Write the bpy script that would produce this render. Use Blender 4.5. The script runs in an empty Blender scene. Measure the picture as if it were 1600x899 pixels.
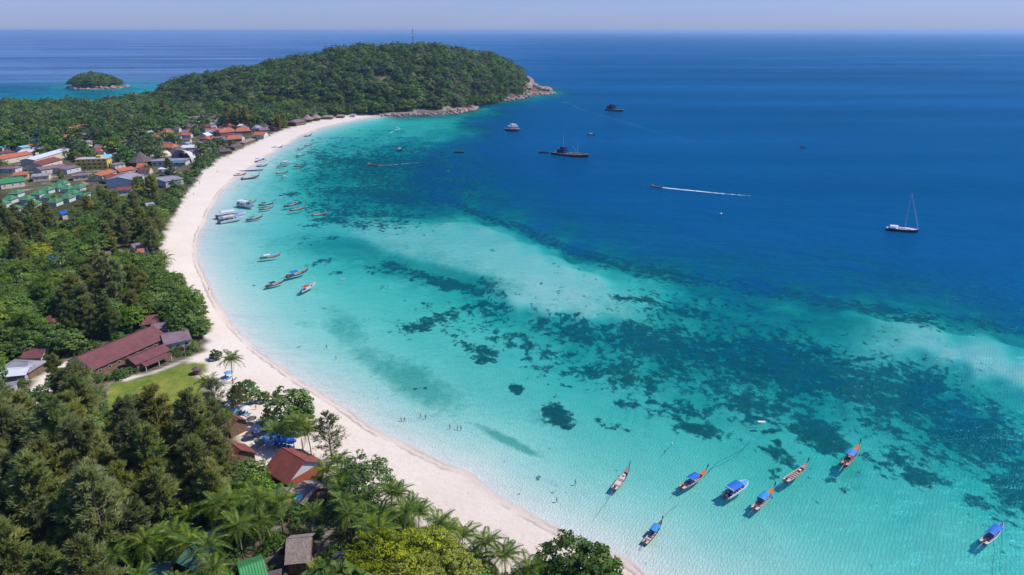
import bpy, math, random
import numpy as np
from mathutils import Vector, Matrix
R = math.radians
random.seed(7); rng = np.random.default_rng(7)
S = bpy.context.scene
COL = S.collection

# ---------------------------------------------------------------- camera
W, Hh, F = 1600.0, 899.0, 1066.7
CH, PITCH = 120.0, R(20.62)
cam = bpy.data.cameras.new('camera'); camo = bpy.data.objects.new('camera', cam); COL.objects.link(camo)
camo.location = (0, 0, CH); camo.rotation_euler = (R(90) - PITCH, 0, 0)
cam.sensor_width = 36; cam.lens = 24; cam.clip_start = 1; cam.clip_end = 200000
S.camera = camo
# ---------------------------------------------------------------- sky, sun, exposure
SUN_EL, SUN_AZ = R(52), R(82)         # azimuth measured from +Y towards +X
w = bpy.data.worlds.new('World'); S.world = w; w.use_nodes = True
nt = w.node_tree; bg = nt.nodes['Background']
sky = nt.nodes.new('ShaderNodeTexSky'); sky.sky_type = 'NISHITA'; sky.sun_disc = False
sky.sun_elevation = SUN_EL; sky.sun_rotation = SUN_AZ; sky.altitude = 120
sky.air_density = 1.0; sky.dust_density = 0.6; sky.ozone_density = 4.0
def wn(t, **k):
    n = nt.nodes.new(t)
    for a, b in k.items(): setattr(n, a, b)
    return n
tc = wn('ShaderNodeTexCoord'); mp = wn('ShaderNodeMapping'); mp.inputs['Scale'].default_value = (3, 3, 26)
cn = wn('ShaderNodeTexNoise'); cn.inputs['Scale'].default_value = 1.6; cn.inputs['Detail'].default_value = 5
cr = wn('ShaderNodeValToRGB'); cr.color_ramp.elements[0].position = .50; cr.color_ramp.elements[1].position = .78
tint = wn('ShaderNodeMixRGB', blend_type='MULTIPLY'); tint.inputs[0].default_value = 1; tint.inputs[2].default_value = (.74, .93, 1.75, 1)
cm = wn('ShaderNodeMixRGB'); cm.inputs[2].default_value = (5.2, 5.8, 8.0, 1)
cf = wn('ShaderNodeMath', operation='MULTIPLY'); cf.inputs[1].default_value = .30
L = nt.links
L.new(tc.outputs['Generated'], mp.inputs[0]); L.new(mp.outputs[0], cn.inputs['Vector']); L.new(cn.outputs[0], cr.inputs[0])
L.new(cr.outputs[0], cf.inputs[0]); L.new(sky.outputs[0], tint.inputs[1]); L.new(tint.outputs[0], cm.inputs[1]); L.new(cf.outputs[0], cm.inputs[0])
sx = wn('ShaderNodeSeparateXYZ'); L.new(tc.outputs['Generated'], sx.inputs[0]); hr = wn('ShaderNodeMapRange'); hr.inputs[1].default_value = 0.0; hr.inputs[2].default_value = .11; hr.inputs[3].default_value = .62; hr.inputs[4].default_value = 0
L.new(sx.outputs[2], hr.inputs[0]); hz_ = wn('ShaderNodeMixRGB'); hz_.inputs[2].default_value = (4.1, 4.95, 7.6, 1); L.new(hr.outputs[0], hz_.inputs[0]); L.new(cm.outputs[0], hz_.inputs[1]); L.new(hz_.outputs[0], bg.inputs[0]); bg.inputs[1].default_value = 0.072
sl = bpy.data.lights.new('sun', 'SUN'); sl.energy = 4.0; sl.angle = R(.5); sl.color = (1, .955, .89)
so = bpy.data.objects.new('sun', sl); COL.objects.link(so)
sd = Vector((math.cos(SUN_EL) * math.sin(SUN_AZ), math.cos(SUN_EL) * math.cos(SUN_AZ), math.sin(SUN_EL)))
so.rotation_euler = sd.to_track_quat('Z', 'Y').to_euler(); so.location = (0, 0, 300)
S.view_settings.view_transform = 'Standard'; S.view_settings.look = 'None'; S.view_settings.gamma = 1; S.view_settings.exposure = .34
S.cycles.max_bounces = 8; S.cycles.transparent_max_bounces = 12; S.cycles.volume_bounces = 0
S.cycles.diffuse_bounces = 3; S.cycles.glossy_bounces = 2; S.cycles.use_denoising = True
S.cycles.caustics_reflective = False; S.cycles.caustics_refractive = False; S.cycles.sample_clamp_indirect = 4

# ---------------------------------------------------------------- photo point <-> place
cp, sp_ = math.cos(PITCH), math.sin(PITCH)
def P(px, py, z=0.0):
    """the place at height z seen at (px, py) of the photograph"""
    u = (px - W / 2) / F; v = (Hh / 2 - py) / F
    dx, dy, dz = u, cp + v * sp_, -sp_ + v * cp
    t = (z - CH) / dz
    return Vector((dx * t, dy * t, z))
def pix(x, y, z):
    d = y * cp - (z - CH) * sp_
    v = (y * sp_ + (z - CH) * cp)
    return W / 2 + F * x / d, Hh / 2 - F * v / d
def pix_np(x, y, z):
    d = np.maximum(y * cp - (z - CH) * sp_, 1.0)
    v = (y * sp_ + (z - CH) * cp)
    return W / 2 + F * x / d, Hh / 2 - F * v / d

# ---------------------------------------------------------------- node materials
def newmat(name):
    m = bpy.data.materials.new(name); m.use_nodes = True
    m.node_tree.nodes.clear(); return m
class NT:
    def __init__(s, m): s.t = m.node_tree
    def n(s, typ, ins=None, **k):
        n = s.t.nodes.new('ShaderNode' + typ)
        for a, b in k.items(): setattr(n, a, b)
        for a, b in (ins or {}).items():
            if isinstance(b, bpy.types.NodeSocket): s.t.links.new(b, n.inputs[a])
            else: n.inputs[a].default_value = b
        return n
    def math(s, op, a, b=0.0, c=0.0, clamp=False):
        return s.n('Math', {0: a, 1: b, 2: c}, operation=op, use_clamp=clamp).outputs[0]
    def ramp(s, fac, stops, interp='LINEAR'):
        n = s.n('ValToRGB', {0: fac}); r = n.color_ramp; r.interpolation = interp
        while len(r.elements) < len(stops): r.elements.new(.5)
        for e, (p, c) in zip(r.elements, stops):
            e.position = p; e.color = (c[0], c[1], c[2], 1) if isinstance(c, (tuple, list)) else (c, c, c, 1)
        return n.outputs[0]
    def mix(s, f, a, b, blend='MIX'):
        n = s.n('MixRGB', {0: f}, blend_type=blend)
        for i, q in ((1, a), (2, b)):
            if isinstance(q, bpy.types.NodeSocket): s.t.links.new(q, n.inputs[i])
            else: n.inputs[i].default_value = (q[0], q[1], q[2], 1)
        return n.outputs[0]
    def noise(s, scale, detail=4, vec=None, rough=.55, dist=0.0):
        i = {'Scale': scale, 'Detail': detail, 'Roughness': rough, 'Distortion': dist}
        if vec is not None: i['Vector'] = vec
        return s.n('TexNoise', i).outputs[0]
    def out(s, sh, vol=None):
        o = s.n('OutputMaterial')
        if sh is not None: s.t.links.new(sh, o.inputs[0])
        if vol is not None: s.t.links.new(vol, o.inputs[1])
MATS = {}
def mat(name, col, rough=.6, var=.25, scale=1.5, metal=0.0, bump=0.0, stripes=None, rnd=.0, spec=.3, dirt=None):
    """plain surface with grain: colour varied by noise, optional stripes (direction 'x'/'y', pitch) and object-to-object variation"""
    if name in MATS: return MATS[name]
    m = newmat(name); t = NT(m)
    co = t.n('TexCoord').outputs['Object']
    nz = t.noise(scale, 6, co, .62)
    c = t.mix(t.math('MULTIPLY', t.ramp(nz, [(.3, 0), (.72, 1)]), 1), [q * (1 - var) for q in col], [min(1, q * (1 + var)) for q in col])
    if dirt:
        c = t.mix(t.ramp(t.noise(scale * .35, 5, co, .7), [(.45, 0), (.7, .75)]), c, dirt)
    if rnd:
        r = t.n('ObjectInfo').outputs['Random']
        c = t.n('HueSaturation', {'Hue': t.math('MULTIPLY_ADD', r, rnd * .12, .5 - rnd * .06), 'Value': t.math('MULTIPLY_ADD', t.math('FRACT', t.math('MULTIPLY', r, 7.7)), rnd * 1.2, 1 - rnd * .6), 'Color': c}).outputs[0]
    b = t.n('BsdfPrincipled', {'Base Color': c, 'Roughness': rough, 'Metallic': metal, 'Specular IOR Level': spec})
    if bump:
        bn = t.n('Bump', {'Height': nz, 'Strength': bump, 'Distance': .1}); t.t.links.new(bn.outputs[0], b.inputs['Normal'])
    t.out(b.outputs[0]); MATS[name] = m; return m
def leafmat(name, lo, mid, hi, transl=.3, rnd=.5, scale=.25):
    if name in MATS: return MATS[name]
    m = newmat(name); t = NT(m)
    co = t.n('TexCoord').outputs['Object']
    oi = t.n('ObjectInfo').outputs['Random']
    off = t.n('VectorMath', {0: co, 1: t.n('CombineXYZ', {0: t.math('MULTIPLY', oi, 91), 1: t.math('MULTIPLY', oi, 57)}).outputs[0]}, operation='ADD').outputs[0]
    nz = t.noise(scale, 3, off, .6); nf = t.noise(scale * 9, 2, off, .6)
    f = t.math('ADD', t.math('MULTIPLY', nz, .65), t.math('MULTIPLY', nf, .35))
    c = t.ramp(f, [(.34, lo), (.5, mid), (.66, hi)])
    h = t.math('MULTIPLY_ADD', oi, -.05 * rnd, .5 + .02 * rnd)
    gp = t.noise(.014, 3, t.n('NewGeometry').outputs['Position'], .55)
    c = t.mix(t.math('MULTIPLY', t.ramp(gp, [(.40, 0), (.62, 1)]), .45), c, t.mix(1.0, c, (1.55, 1.22, .9), 'MULTIPLY'))
    v = t.math('MULTIPLY_ADD', t.math('FRACT', t.math('MULTIPLY', oi, 13.3)), .9 * rnd, 1 - .42 * rnd)
    s_ = t.math('MULTIPLY_ADD', t.math('FRACT', t.math('MULTIPLY', oi, 29.1)), .5 * rnd, 1 - .3 * rnd)
    c = t.n('HueSaturation', {'Hue': h, 'Saturation': s_, 'Value': v, 'Color': c}).outputs[0]
    ax = t.n('VectorMath', {0: co, 1: (1, 1, 0)}, operation='MULTIPLY').outputs[0]
    ax = t.n('VectorMath', {0: ax}, operation='NORMALIZE').outputs[0]
    ow = t.n('VectorMath', {0: ax, 1: (0, 0, 1.0)}, operation='ADD').outputs[0]
    ow = t.n('VectorTransform', {0: ow}, vector_type='NORMAL', convert_from='OBJECT', convert_to='WORLD').outputs[0]
    gn = t.n('NewGeometry').outputs['Normal']
    nn = t.n('VectorMath', {0: t.n('VectorMath', {0: ow, 3: .75}, operation='SCALE').outputs[0], 1: gn}, operation='ADD').outputs[0]
    nn = t.n('VectorMath', {0: nn}, operation='NORMALIZE').outputs[0]
    d = t.n('BsdfPrincipled', {'Base Color': c, 'Roughness': .55, 'Specular IOR Level': .22, 'Normal': nn})
    tr = t.n('BsdfTranslucent', {'Color': t.mix(1.0, c, (1.25, 1.3, .55), 'MULTIPLY')})
    mx = t.n('MixShader', {0: transl, 1: d.outputs[0], 2: tr.outputs[0]})
    t.out(mx.outputs[0]); MATS[name] = m; return m

# ---------------------------------------------------------------- mesh building
class MB:
    def __init__(s): s.v = []; s.f = []; s.m = []; s.mats = []
    def mi(s, m):
        if m not in s.mats: s.mats.append(m)
        return s.mats.index(m)
    def add(s, vs, fs, m=None):
        o = len(s.v); s.v.extend([tuple(q) for q in vs]); s.f.extend([tuple(i + o for i in f) for f in fs])
        k = s.mi(m) if m else 0; s.m.extend([k] * len(fs)); return s
    def box(s, x0, x1, y0, y1, z0, z1, m=None, T=None):
        vs = [Vector((x, y, z)) for z in (z0, z1) for x, y in ((x0, y0), (x1, y0), (x1, y1), (x0, y1))]
        if T is not None: vs = [T @ q for q in vs]
        return s.add(vs, [(3, 2, 1, 0), (4, 5, 6, 7), (0, 1, 5, 4), (1, 2, 6, 5), (2, 3, 7, 6), (3, 0, 4, 7)], m)
    def tube(s, pts, rad, n=6, m=None, cap=True):
        pts = [Vector(p) for p in pts]; rads = rad if isinstance(rad, (list, tuple)) else [rad] * len(pts)
        vs = []
        for i, p in enumerate(pts):
            d = (pts[min(i + 1, len(pts) - 1)] - pts[max(i - 1, 0)]).normalized()
            a = d.cross(Vector((0, 0, 1)))
            if a.length < .05: a = d.cross(Vector((1, 0, 0)))
            a.normalize(); b = d.cross(a)
            for k in range(n):
                an = 2 * math.pi * k / n; vs.append(p + (a * math.cos(an) + b * math.sin(an)) * rads[i])
        fs = [(i * n + k, i * n + (k + 1) % n, (i + 1) * n + (k + 1) % n, (i + 1) * n + k) for i in range(len(pts) - 1) for k in range(n)]
        if cap: fs += [tuple(range(n - 1, -1, -1)), tuple(range((len(pts) - 1) * n, len(pts) * n))]
        return s.add(vs, fs, m)
    def mesh(s, name, m=None, smooth=False):
        me = bpy.data.meshes.new(name); me.from_pydata(s.v, [], s.f)
        for q in (s.mats or ([m] if m else [])): me.materials.append(q)
        if s.mats: me.polygons.foreach_set('material_index', s.m)
        if smooth: me.polygons.foreach_set('use_smooth', [True] * len(s.f))
        me.update(); return me
def npmesh(name, v, f, m, smooth=False):
    """v (n,3), f (k,3 or 4) numpy"""
    me = bpy.data.meshes.new(name); k = f.shape[1]
    me.vertices.add(len(v)); me.vertices.foreach_set('co', v.astype(np.float32).ravel())
    me.loops.add(f.size); me.loops.foreach_set('vertex_index', f.astype(np.int32).ravel())
    me.polygons.add(len(f)); me.polygons.foreach_set('loop_start', np.arange(0, f.size, k, dtype=np.int32))
    if smooth: me.polygons.foreach_set('use_smooth', np.ones(len(f), bool))
    me.materials.append(m); me.update(calc_edges=True); me.validate(); return me
def link(name, me, parent=None, loc=(0, 0, 0), rot=(0, 0, 0), scale=(1, 1, 1)):
    o = bpy.data.objects.new(name, me); COL.objects.link(o)
    o.location = loc; o.rotation_euler = rot; o.scale = scale; o.parent = parent; return o
def tag(o, label=None, cat=None, group=None, kind=None):
    if label: o['label'] = label
    if cat: o['category'] = cat
    if group: o['group'] = group
    if kind: o['kind'] = kind
    return o
def thing(name, label, cat, loc=(0, 0, 0), rz=0.0, group=None):
    o = bpy.data.objects.new(name, None); COL.objects.link(o); o.empty_display_size = .5
    o.location = loc; o.rotation_euler = (0, 0, rz); return tag(o, label, cat, group)
def copy_tree(o, parent=None):
    c = o.copy(); COL.objects.link(c); c.parent = parent
    for ch in o.children: copy_tree(ch, c)
    return c

# ---------------------------------------------------------------- shape of the coast
shore_px = [(1010, 899), (985, 875), (900, 840), (860, 820), (820, 797), (787, 780), (755, 757), (731, 736), (700, 727), (690, 722), (655, 704), (625, 688), (600, 678), (570, 660),
            (540, 637), (500, 612), (465, 592), (435, 570), (400, 545), (378, 522), (358, 500), (340, 472), (325, 440), (312, 412), (308, 392), (312, 368), (320, 350), (330, 326),
            (345, 302), (362, 284), (380, 271), (400, 259), (412, 249), (430, 237), (445, 228), (470, 213), (500, 201), (540, 191), (575, 184), (596, 182), (640, 182), (690, 179),
            (725, 176), (741, 170), (728, 165), (745, 161), (775, 159), (800, 157), (826, 150), (850, 148), (872, 145.5), (850, 140), (830, 133), (800, 126), (760, 122),
            (650, 121), (500, 125), (400, 131), (330, 140), (262, 151), (240, 160), (205, 163), (150, 165), (60, 165), (0, 168), (-120, 170), (-500, 175)]
poly = [P(a, b)[:2] for a, b in shore_px]
poly += [(-1500, 1000), (-1600, -900), (420, -900), (260, -300), (175, -40), (115, 60)]
poly = np.array(poly)
isl = [(107, 137), (120, 139), (150, 139.5), (180, 138), (194, 136), (180, 133), (150, 131), (120, 133)]
isl = np.array([P(a, b)[:2] for a, b in isl])
_lc = {}
def _lst(pl):
    if id(pl) not in _lc: l_ = [tuple(map(float, p)) for p in pl]; _lc[id(pl)] = (pl, list(zip(l_, l_[1:] + l_[:1])))
    return _lc[id(pl)][1]
def sdist(x, y, pl):
    """distance to the coast, positive on land"""
    if x.size == 1:
        qx, qy = float(x.ravel()[0]), float(y.ravel()[0]); b2 = 1e18; c = False; pp = _lst(pl)
        for (ax, ay), (bx_, by_) in pp:
            ux, uy = bx_ - ax, by_ - ay; t = ((qx - ax) * ux + (qy - ay) * uy) / (ux * ux + uy * uy); t = 0 if t < 0 else 1 if t > 1 else t
            ex, ey = qx - ax - t * ux, qy - ay - t * uy; e = ex * ex + ey * ey; b2 = e if e < b2 else b2
            if (ay > qy) != (by_ > qy) and qx < ux * (qy - ay) / uy + ax: c = not c
        d = math.sqrt(b2); return np.full(x.shape, d if c else -d)
    q = np.stack([x.ravel(), y.ravel()], 1); best = np.full(len(q), 1e18); ins = np.zeros(len(q), bool)
    for i in range(len(pl)):
        a, b = pl[i], pl[(i + 1) % len(pl)]; ab = b - a; ap = q - a
        t = np.clip((ap @ ab) / (ab @ ab), 0, 1); d = ap - t[:, None] * ab
        best = np.minimum(best, (d * d).sum(1))
        c = (a[1] > q[:, 1]) != (b[1] > q[:, 1])
        with np.errstate(divide='ignore', invalid='ignore'): xx = (b[0] - a[0]) * (q[:, 1] - a[1]) / (b[1] - a[1]) + a[0]
        ins ^= c & (q[:, 0] < xx)
    d = np.sqrt(best); return np.where(ins, d, -d).reshape(x.shape)
# hill: along each bearing a front foot, a crest and a back foot
hx = np.array([180, 230, 260, 330, 400, 470, 540, 620, 700, 760, 800, 822, 838, 872], float)
h_front = [(180, 168), (230, 168), (260, 168), (330, 174), (400, 176), (470, 174), (540, 176), (620, 177), (700, 172), (760, 160), (800, 158), (822, 151), (838, 149), (872, 147)]
h_sky = [150, 146, 136, 119, 105, 95, 80, 72, 75, 88, 104, 121, 136, 144.5]
h_d = [1230, 1260, 1290, 1300, 1330, 1360, 1400, 1430, 1470, 1520, 1570, 1600, 1620, 1560]
h_tree = [11, 11, 10, 10, 10, 10, 10, 10, 10, 10, 9, 7, 3, 1]
bx, bf, bc, bz = [], [], [], []
for a, (fx, fy), ys, dd, tr in zip(hx, h_front, h_sky, h_d, h_tree):
    g = P(fx, fy); bx.append(g.x / g.y); bf.append(g.y)
    ang = PITCH - math.atan((Hh / 2 - ys) / F)
    bc.append(dd); bz.append(max(CH - dd * math.tan(ang) - tr, 1.0))
bx, bf, bc, bz = map(np.array, (bx, bf, bc, bz))
def vnoise(x, y, s, seed=0):
    """smooth value noise, numpy"""
    x = x / s + seed * 17.3; y = y / s + seed * 5.1
    xi = np.floor(x); yi = np.floor(y); fx = x - xi; fy = y - yi
    fx = fx * fx * (3 - 2 * fx); fy = fy * fy * (3 - 2 * fy)
    h = lambda a, b: np.mod(np.sin(a * 127.1 + b * 311.7 + seed) * 43758.5453, 1.0)
    return (h(xi, yi) * (1 - fx) + h(xi + 1, yi) * fx) * (1 - fy) + (h(xi, yi + 1) * (1 - fx) + h(xi + 1, yi + 1) * fx) * fy
def hill_h(x, y):
    b = x / np.maximum(y, 1.0)
    f = np.interp(b, bx, bf); c = np.interp(b, bx, bc); z = np.interp(b, bx, bz, left=0, right=0)
    z = z * np.clip((b - (bx[0] - .06)) / .06, 0, 1)
    t = np.where(y < c, (y - f) / np.maximum(c - f, 1), 1 - (y - c) / (c * .17))
    t = np.clip(t, 0, 1); prof = np.sin(t * math.pi / 2) ** .85
    n = (vnoise(x, y, 70, 1) - .5) * .22 + (vnoise(x, y, 30, 2) - .5) * .12
    return z * prof * (1 + n * np.clip(1.4 - prof, 0, 1) * 2)
# depth of the water at places seen in the photograph (x, y, metres)
depth_pts = [(690, 329, 5.5), (740, 334, 5.5), (785, 346, 5.5), (825, 364, 5.5), (865, 382, 5.5), (915, 402, 5.5), (965, 418, 5.5), (1010, 434, 5.5), (1060, 450, 5.5), (760, 362, 1.6), (800, 384, 1.5), (840, 404, 1.4), (880, 424, 1.3), (925, 440, 1.4), (700, 350, 1.8), (1120, 462, 5.5), (400, 480, 1.4), (500, 560, 1.9), (560, 520, 2.4), (650, 600, 2.6), (750, 690, 2.2), (850, 720, 2.6), (950, 790, 2.0), (1100, 800, 2.6), (1300, 830, 2.7), (1500, 860, 2.7),
             (1050, 870, 1.8), (1200, 890, 2.0), (1590, 890, 2.9), (350, 400, 1.2), (410, 420, 2.4), (450, 470, 2.0), (370, 330, 1.6), (430, 300, 2.6), (450, 245, 2.6), (520, 205, 3.6),
             (600, 192, 3.8), (650, 195, 3.8), (700, 190, 4.2), (728, 205, 5.5), (600, 215, 4.0), (680, 215, 4.6), (580, 368, 2.0), (600, 358, 1.9), (640, 352, 1.9), (605, 382, 1.8), (640, 392, 1.6), (700, 408, 1.5), (750, 420, 1.4), (785, 446, 1.3), (810, 466, 1.3), (860, 480, 1.2), (920, 486, 1.2), (970, 484, 1.6), (1010, 474, 2.2), (570, 392, 4.6), (620, 408, 4.6), (690, 424, 4.8), (745, 440, 4.8), (775, 470, 4.8), (820, 492, 4.8), (880, 502, 5.0), (960, 506, 5.2), (760, 368, 2.0), (820, 385, 2.2), (730, 350, 2.3), (790, 485, 4.6), (740, 460, 4.4), (850, 500, 4.4), (930, 505, 4.6), (1010, 470, 4.2), (620, 412, 4.0), (620, 375, 1.7), (700, 360, 2.0), (700, 390, 1.7), (760, 400, 1.6), (840, 440, 1.2), (790, 430, 1.4),
             (900, 460, 1.1), (850, 460, 1.2), (950, 470, 1.6), (920, 445, 1.6), (980, 462, 2.2), (870, 425, 1.7), (800, 410, 1.7), (740, 382, 1.9), (660, 372, 1.8), (980, 445, 3.0), (790, 370, 2.2), (860, 400, 2.3), (520, 390, 4.2), (600, 400, 3.9), (680, 424, 4.2), (740, 435, 4.2), (760, 460, 4.4), (560, 380, 4.6), (480, 370, 3.4),
             (640, 340, 4), (700, 470, 3.4), (900, 560, 4.6), (1100, 560, 5.2), (1050, 490, 5.4), (1120, 500, 6.2), (1300, 620, 5.2), (1500, 640, 5.4), (1560, 720, 4.6), (1400, 700, 4.2), (1200, 700, 3.4),
             (950, 620, 3.6), (850, 540, 3.6), (760, 520, 3.2), (680, 500, 3.0), (800, 600, 3.0), (900, 690, 3.0), (1000, 710, 3.0), (1180, 660, 3.3), (1340, 610, 3.2), (1390, 600, 3.3), (1300, 530, 6), (1350, 505, 4.0), (1400, 515, 2.4),
             (1370, 508, 2.4), (1400, 518, 1.7), (1425, 528, 1.5), (1450, 536, 1.3), (1490, 550, 1.25), (1530, 562, 1.2), (1565, 574, 1.2), (1600, 585, 1.2), (1460, 526, 1.8), (1510, 542, 1.6), (1560, 556, 1.6), (1595, 566, 1.7), (1440, 552, 4.8), (1500, 574, 4.8), (1560, 598, 4.8), (1500, 530, 3.4), (1590, 550, 3.4), (1700, 620, 1.6), (1700, 580, 4), (1590, 620, 5), (1450, 600, 5.4),
             (740, 190, 13), (760, 220, 15), (800, 300, 15), (850, 355, 14), (760, 330, 12), (900, 385, 12), (1000, 400, 12), (1100, 425, 11), (1200, 445, 11), (1300, 445, 11), (1400, 470, 9.5), (1500, 490, 10),
             (1600, 505, 10), (1220, 470, 5.5), (1330, 490, 5.5), (1130, 465, 8), (1100, 350, 16), (1300, 300, 17), (1500, 300, 18), (1000, 200, 18), (1200, 150, 20), (1500, 150, 20), (850, 170, 15),
             (790, 180, 14), (900, 160, 15), (1600, 400, 16), (1700, 450, 15), (700, 240, 11), (560, 270, 5.5), (620, 262, 7.5), (680, 270, 11), (500, 290, 5), (485, 250, 4.2), (560, 320, 5.5), (640, 320, 8.5), (700, 312, 12),
             (560, 235, 4.6), (640, 228, 6.5), (690, 330, 9), (100, 152, 6.5), (200, 148, 5.5), (0, 155, 7), (-200, 155, 7), (90, 128, 10), (150, 128, 9), (205, 138, 7), (240, 142, 5), (300, 112, 14), (100, 142, 10), (0, 135, 11), (150, 146, 9), (60, 142, 10), (0, 120, 14), (0, 95, 18), (200, 85, 18), (400, 75, 20), (-300, 100, 18), (620, 60, 24), (1000, 80, 24),
             (1500, 80, 24), (900, 120, 18), (200, 55, 26), (1300, 55, 26), (1300, 950, 2.4), (1900, 900, 3.4), (1900, 500, 14), (2100, 300, 18), (1900, 650, 3)]
for i in range(34):           # the open deep water beyond the reef edge
    for j in range(14):
        a, b = 640 + i * 48 + 20 * (j % 2), 150 + j * 26
        edge = -12 + np.interp(a, [640, 700, 735, 760, 800, 850, 920, 1000, 1100, 1200, 1300, 1400, 1500, 1620, 1800, 2300], [150, 262, 300, 318, 335, 366, 388, 408, 430, 446, 444, 468, 486, 508, 540, 560])
        if b < edge and not (a < 770 and b < 225): depth_pts.append((a, b, min(18, 8.5 + (edge - b) * .12)))
DP = np.array(depth_pts, float)
def water_depth(x, y):
    """metres of water under (x, y), 0 on land"""
    px, py = pix_np(x, np.maximum(y, 20.0), 0 * x); px = np.clip(px, -900, 2500); py = np.clip(py, 49.5, 1100)
    yy = lambda v: 1000 * np.log((v - 30) / 100.0) * .55      # far rows spread, as the ground lies
    num = np.zeros_like(px); den = np.zeros_like(px)
    for a, b, d in DP:
        r2 = ((px - a) * .8) ** 2 + (yy(py) - yy(b)) ** 2
        wt = 1 / (r2 + 90) ** 2.0; num += wt * math.log(d); den += wt
    D = np.exp(num / den)
    s = np.maximum(-sdist(x, y, poly), 0); s2 = np.maximum(-sdist(x, y, isl), 0)
    isl_ = s2 < s; s = np.minimum(s, s2)
    lim = (.047 * s + .0006 * s ** 2 + .02 * np.minimum(s, 2)) * np.where(isl_, 4.0, 1.0)
    rocky = np.clip((px - 590) / 60, 0, 1) * (py < 200)
    lim = lim * (1 + 3 * rocky)
    k = 2.2
    return 1 / (1 / np.maximum(D, .01) ** k + 1 / np.maximum(lim, 1e-3) ** k) ** (1 / k)
def ground_z(x, y):
    sd_ = sdist(x, y, poly); si = sdist(x, y, isl)
    land = np.where(sd_ > 0, 2.4 * (1 - np.exp(-sd_ / 16.0)), 0) + (hill_h(x, y) * np.clip(sd_ / 20, 0, 1) if True else 0)
    land = np.where(sd_ > 0, land + .12 * (vnoise(x, y, 6, 5) - .5) * np.clip(sd_ / 10, 0, 1), 0)
    il = np.where(si > 0, 21 * (1 - np.exp(-np.maximum(si, 0) / 34)) - .5, 0)
    il = np.maximum(il, 0)
    out = np.where((sd_ > 0), np.maximum(land, .02), il); wet_ = (sd_ <= 0) & (si <= 0)
    if wet_.any(): out[wet_] = -water_depth(x[wet_], y[wet_])
    return out
_gz = {}
def gz(x, y):
    k = (round(float(x), 2), round(float(y), 2))
    if k not in _gz: _gz[k] = float(ground_z(np.array([float(x)]), np.array([float(y)]))[0])
    return _gz[k]
def G(px, py):
    """the place on the ground seen at (px, py)"""
    z = 0.0
    for _ in range(6):
        p = P(px, py, z); z = max(gz(p.x, p.y), 0.0)
    return P(px, py, z)

# ---------------------------------------------------------------- ground and seabed: one sheet
veg_px = [(1080, 1010), (975, 945), (870, 918), (775, 895), (700, 850), (640, 812), (590, 792), (548, 765), (520, 742), (470, 742), (405, 735), (372, 700), (366, 655), (345, 632), (322, 612), (322, 596),
          (300, 590), (290, 572), (318, 548), (322, 505), (300, 470), (278, 448), (262, 415), (252, 385), (262, 350), (285, 312), (302, 288), (318, 266), (345, 248), (372, 235), (400, 222), (440, 204),
          (475, 193), (520, 183), (556, 180), (598, 178), (690, 172), (740, 166), (770, 161), (803, 155), (822, 148), (823, 140), (812, 129), (650, 123), (500, 127), (400, 133), (330, 142), (262, 153), (150, 166), (0, 169), (-500, 176)]
veg = np.array([P(a, b, 2.0)[:2] for a, b in veg_px] + [(-1500, 990), (-1500, -800), (500, -800), (250, -300), (120, -40), (70, 60)])
def spoly(pts, z=2.0): return np.array([P(a, b, z)[:2] for a, b in pts])
lawn = spoly([(168, 612), (185, 598), (230, 590), (300, 564), (322, 566), (324, 580), (300, 590), (322, 600), (305, 640), (200, 655), (165, 640)])
clearing = spoly([(78, 352), (100, 346), (112, 358), (100, 372), (82, 368)])
path_l = spoly([(60, 590), (110, 560), (125, 575), (100, 605), (70, 640), (40, 660), (20, 650)])
path_r = spoly([(186, 594), (250, 579), (300, 556), (330, 547), (330, 551), (300, 560), (240, 584), (195, 598)])
town = spoly([(0, 300), (60, 310), (130, 300), (180, 300), (290, 290), (320, 262), (350, 245), (440, 204), (420, 196), (330, 195), (200, 215), (100, 225), (0, 235)])
barehill = [(595, 622, 118, 130)]
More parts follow.
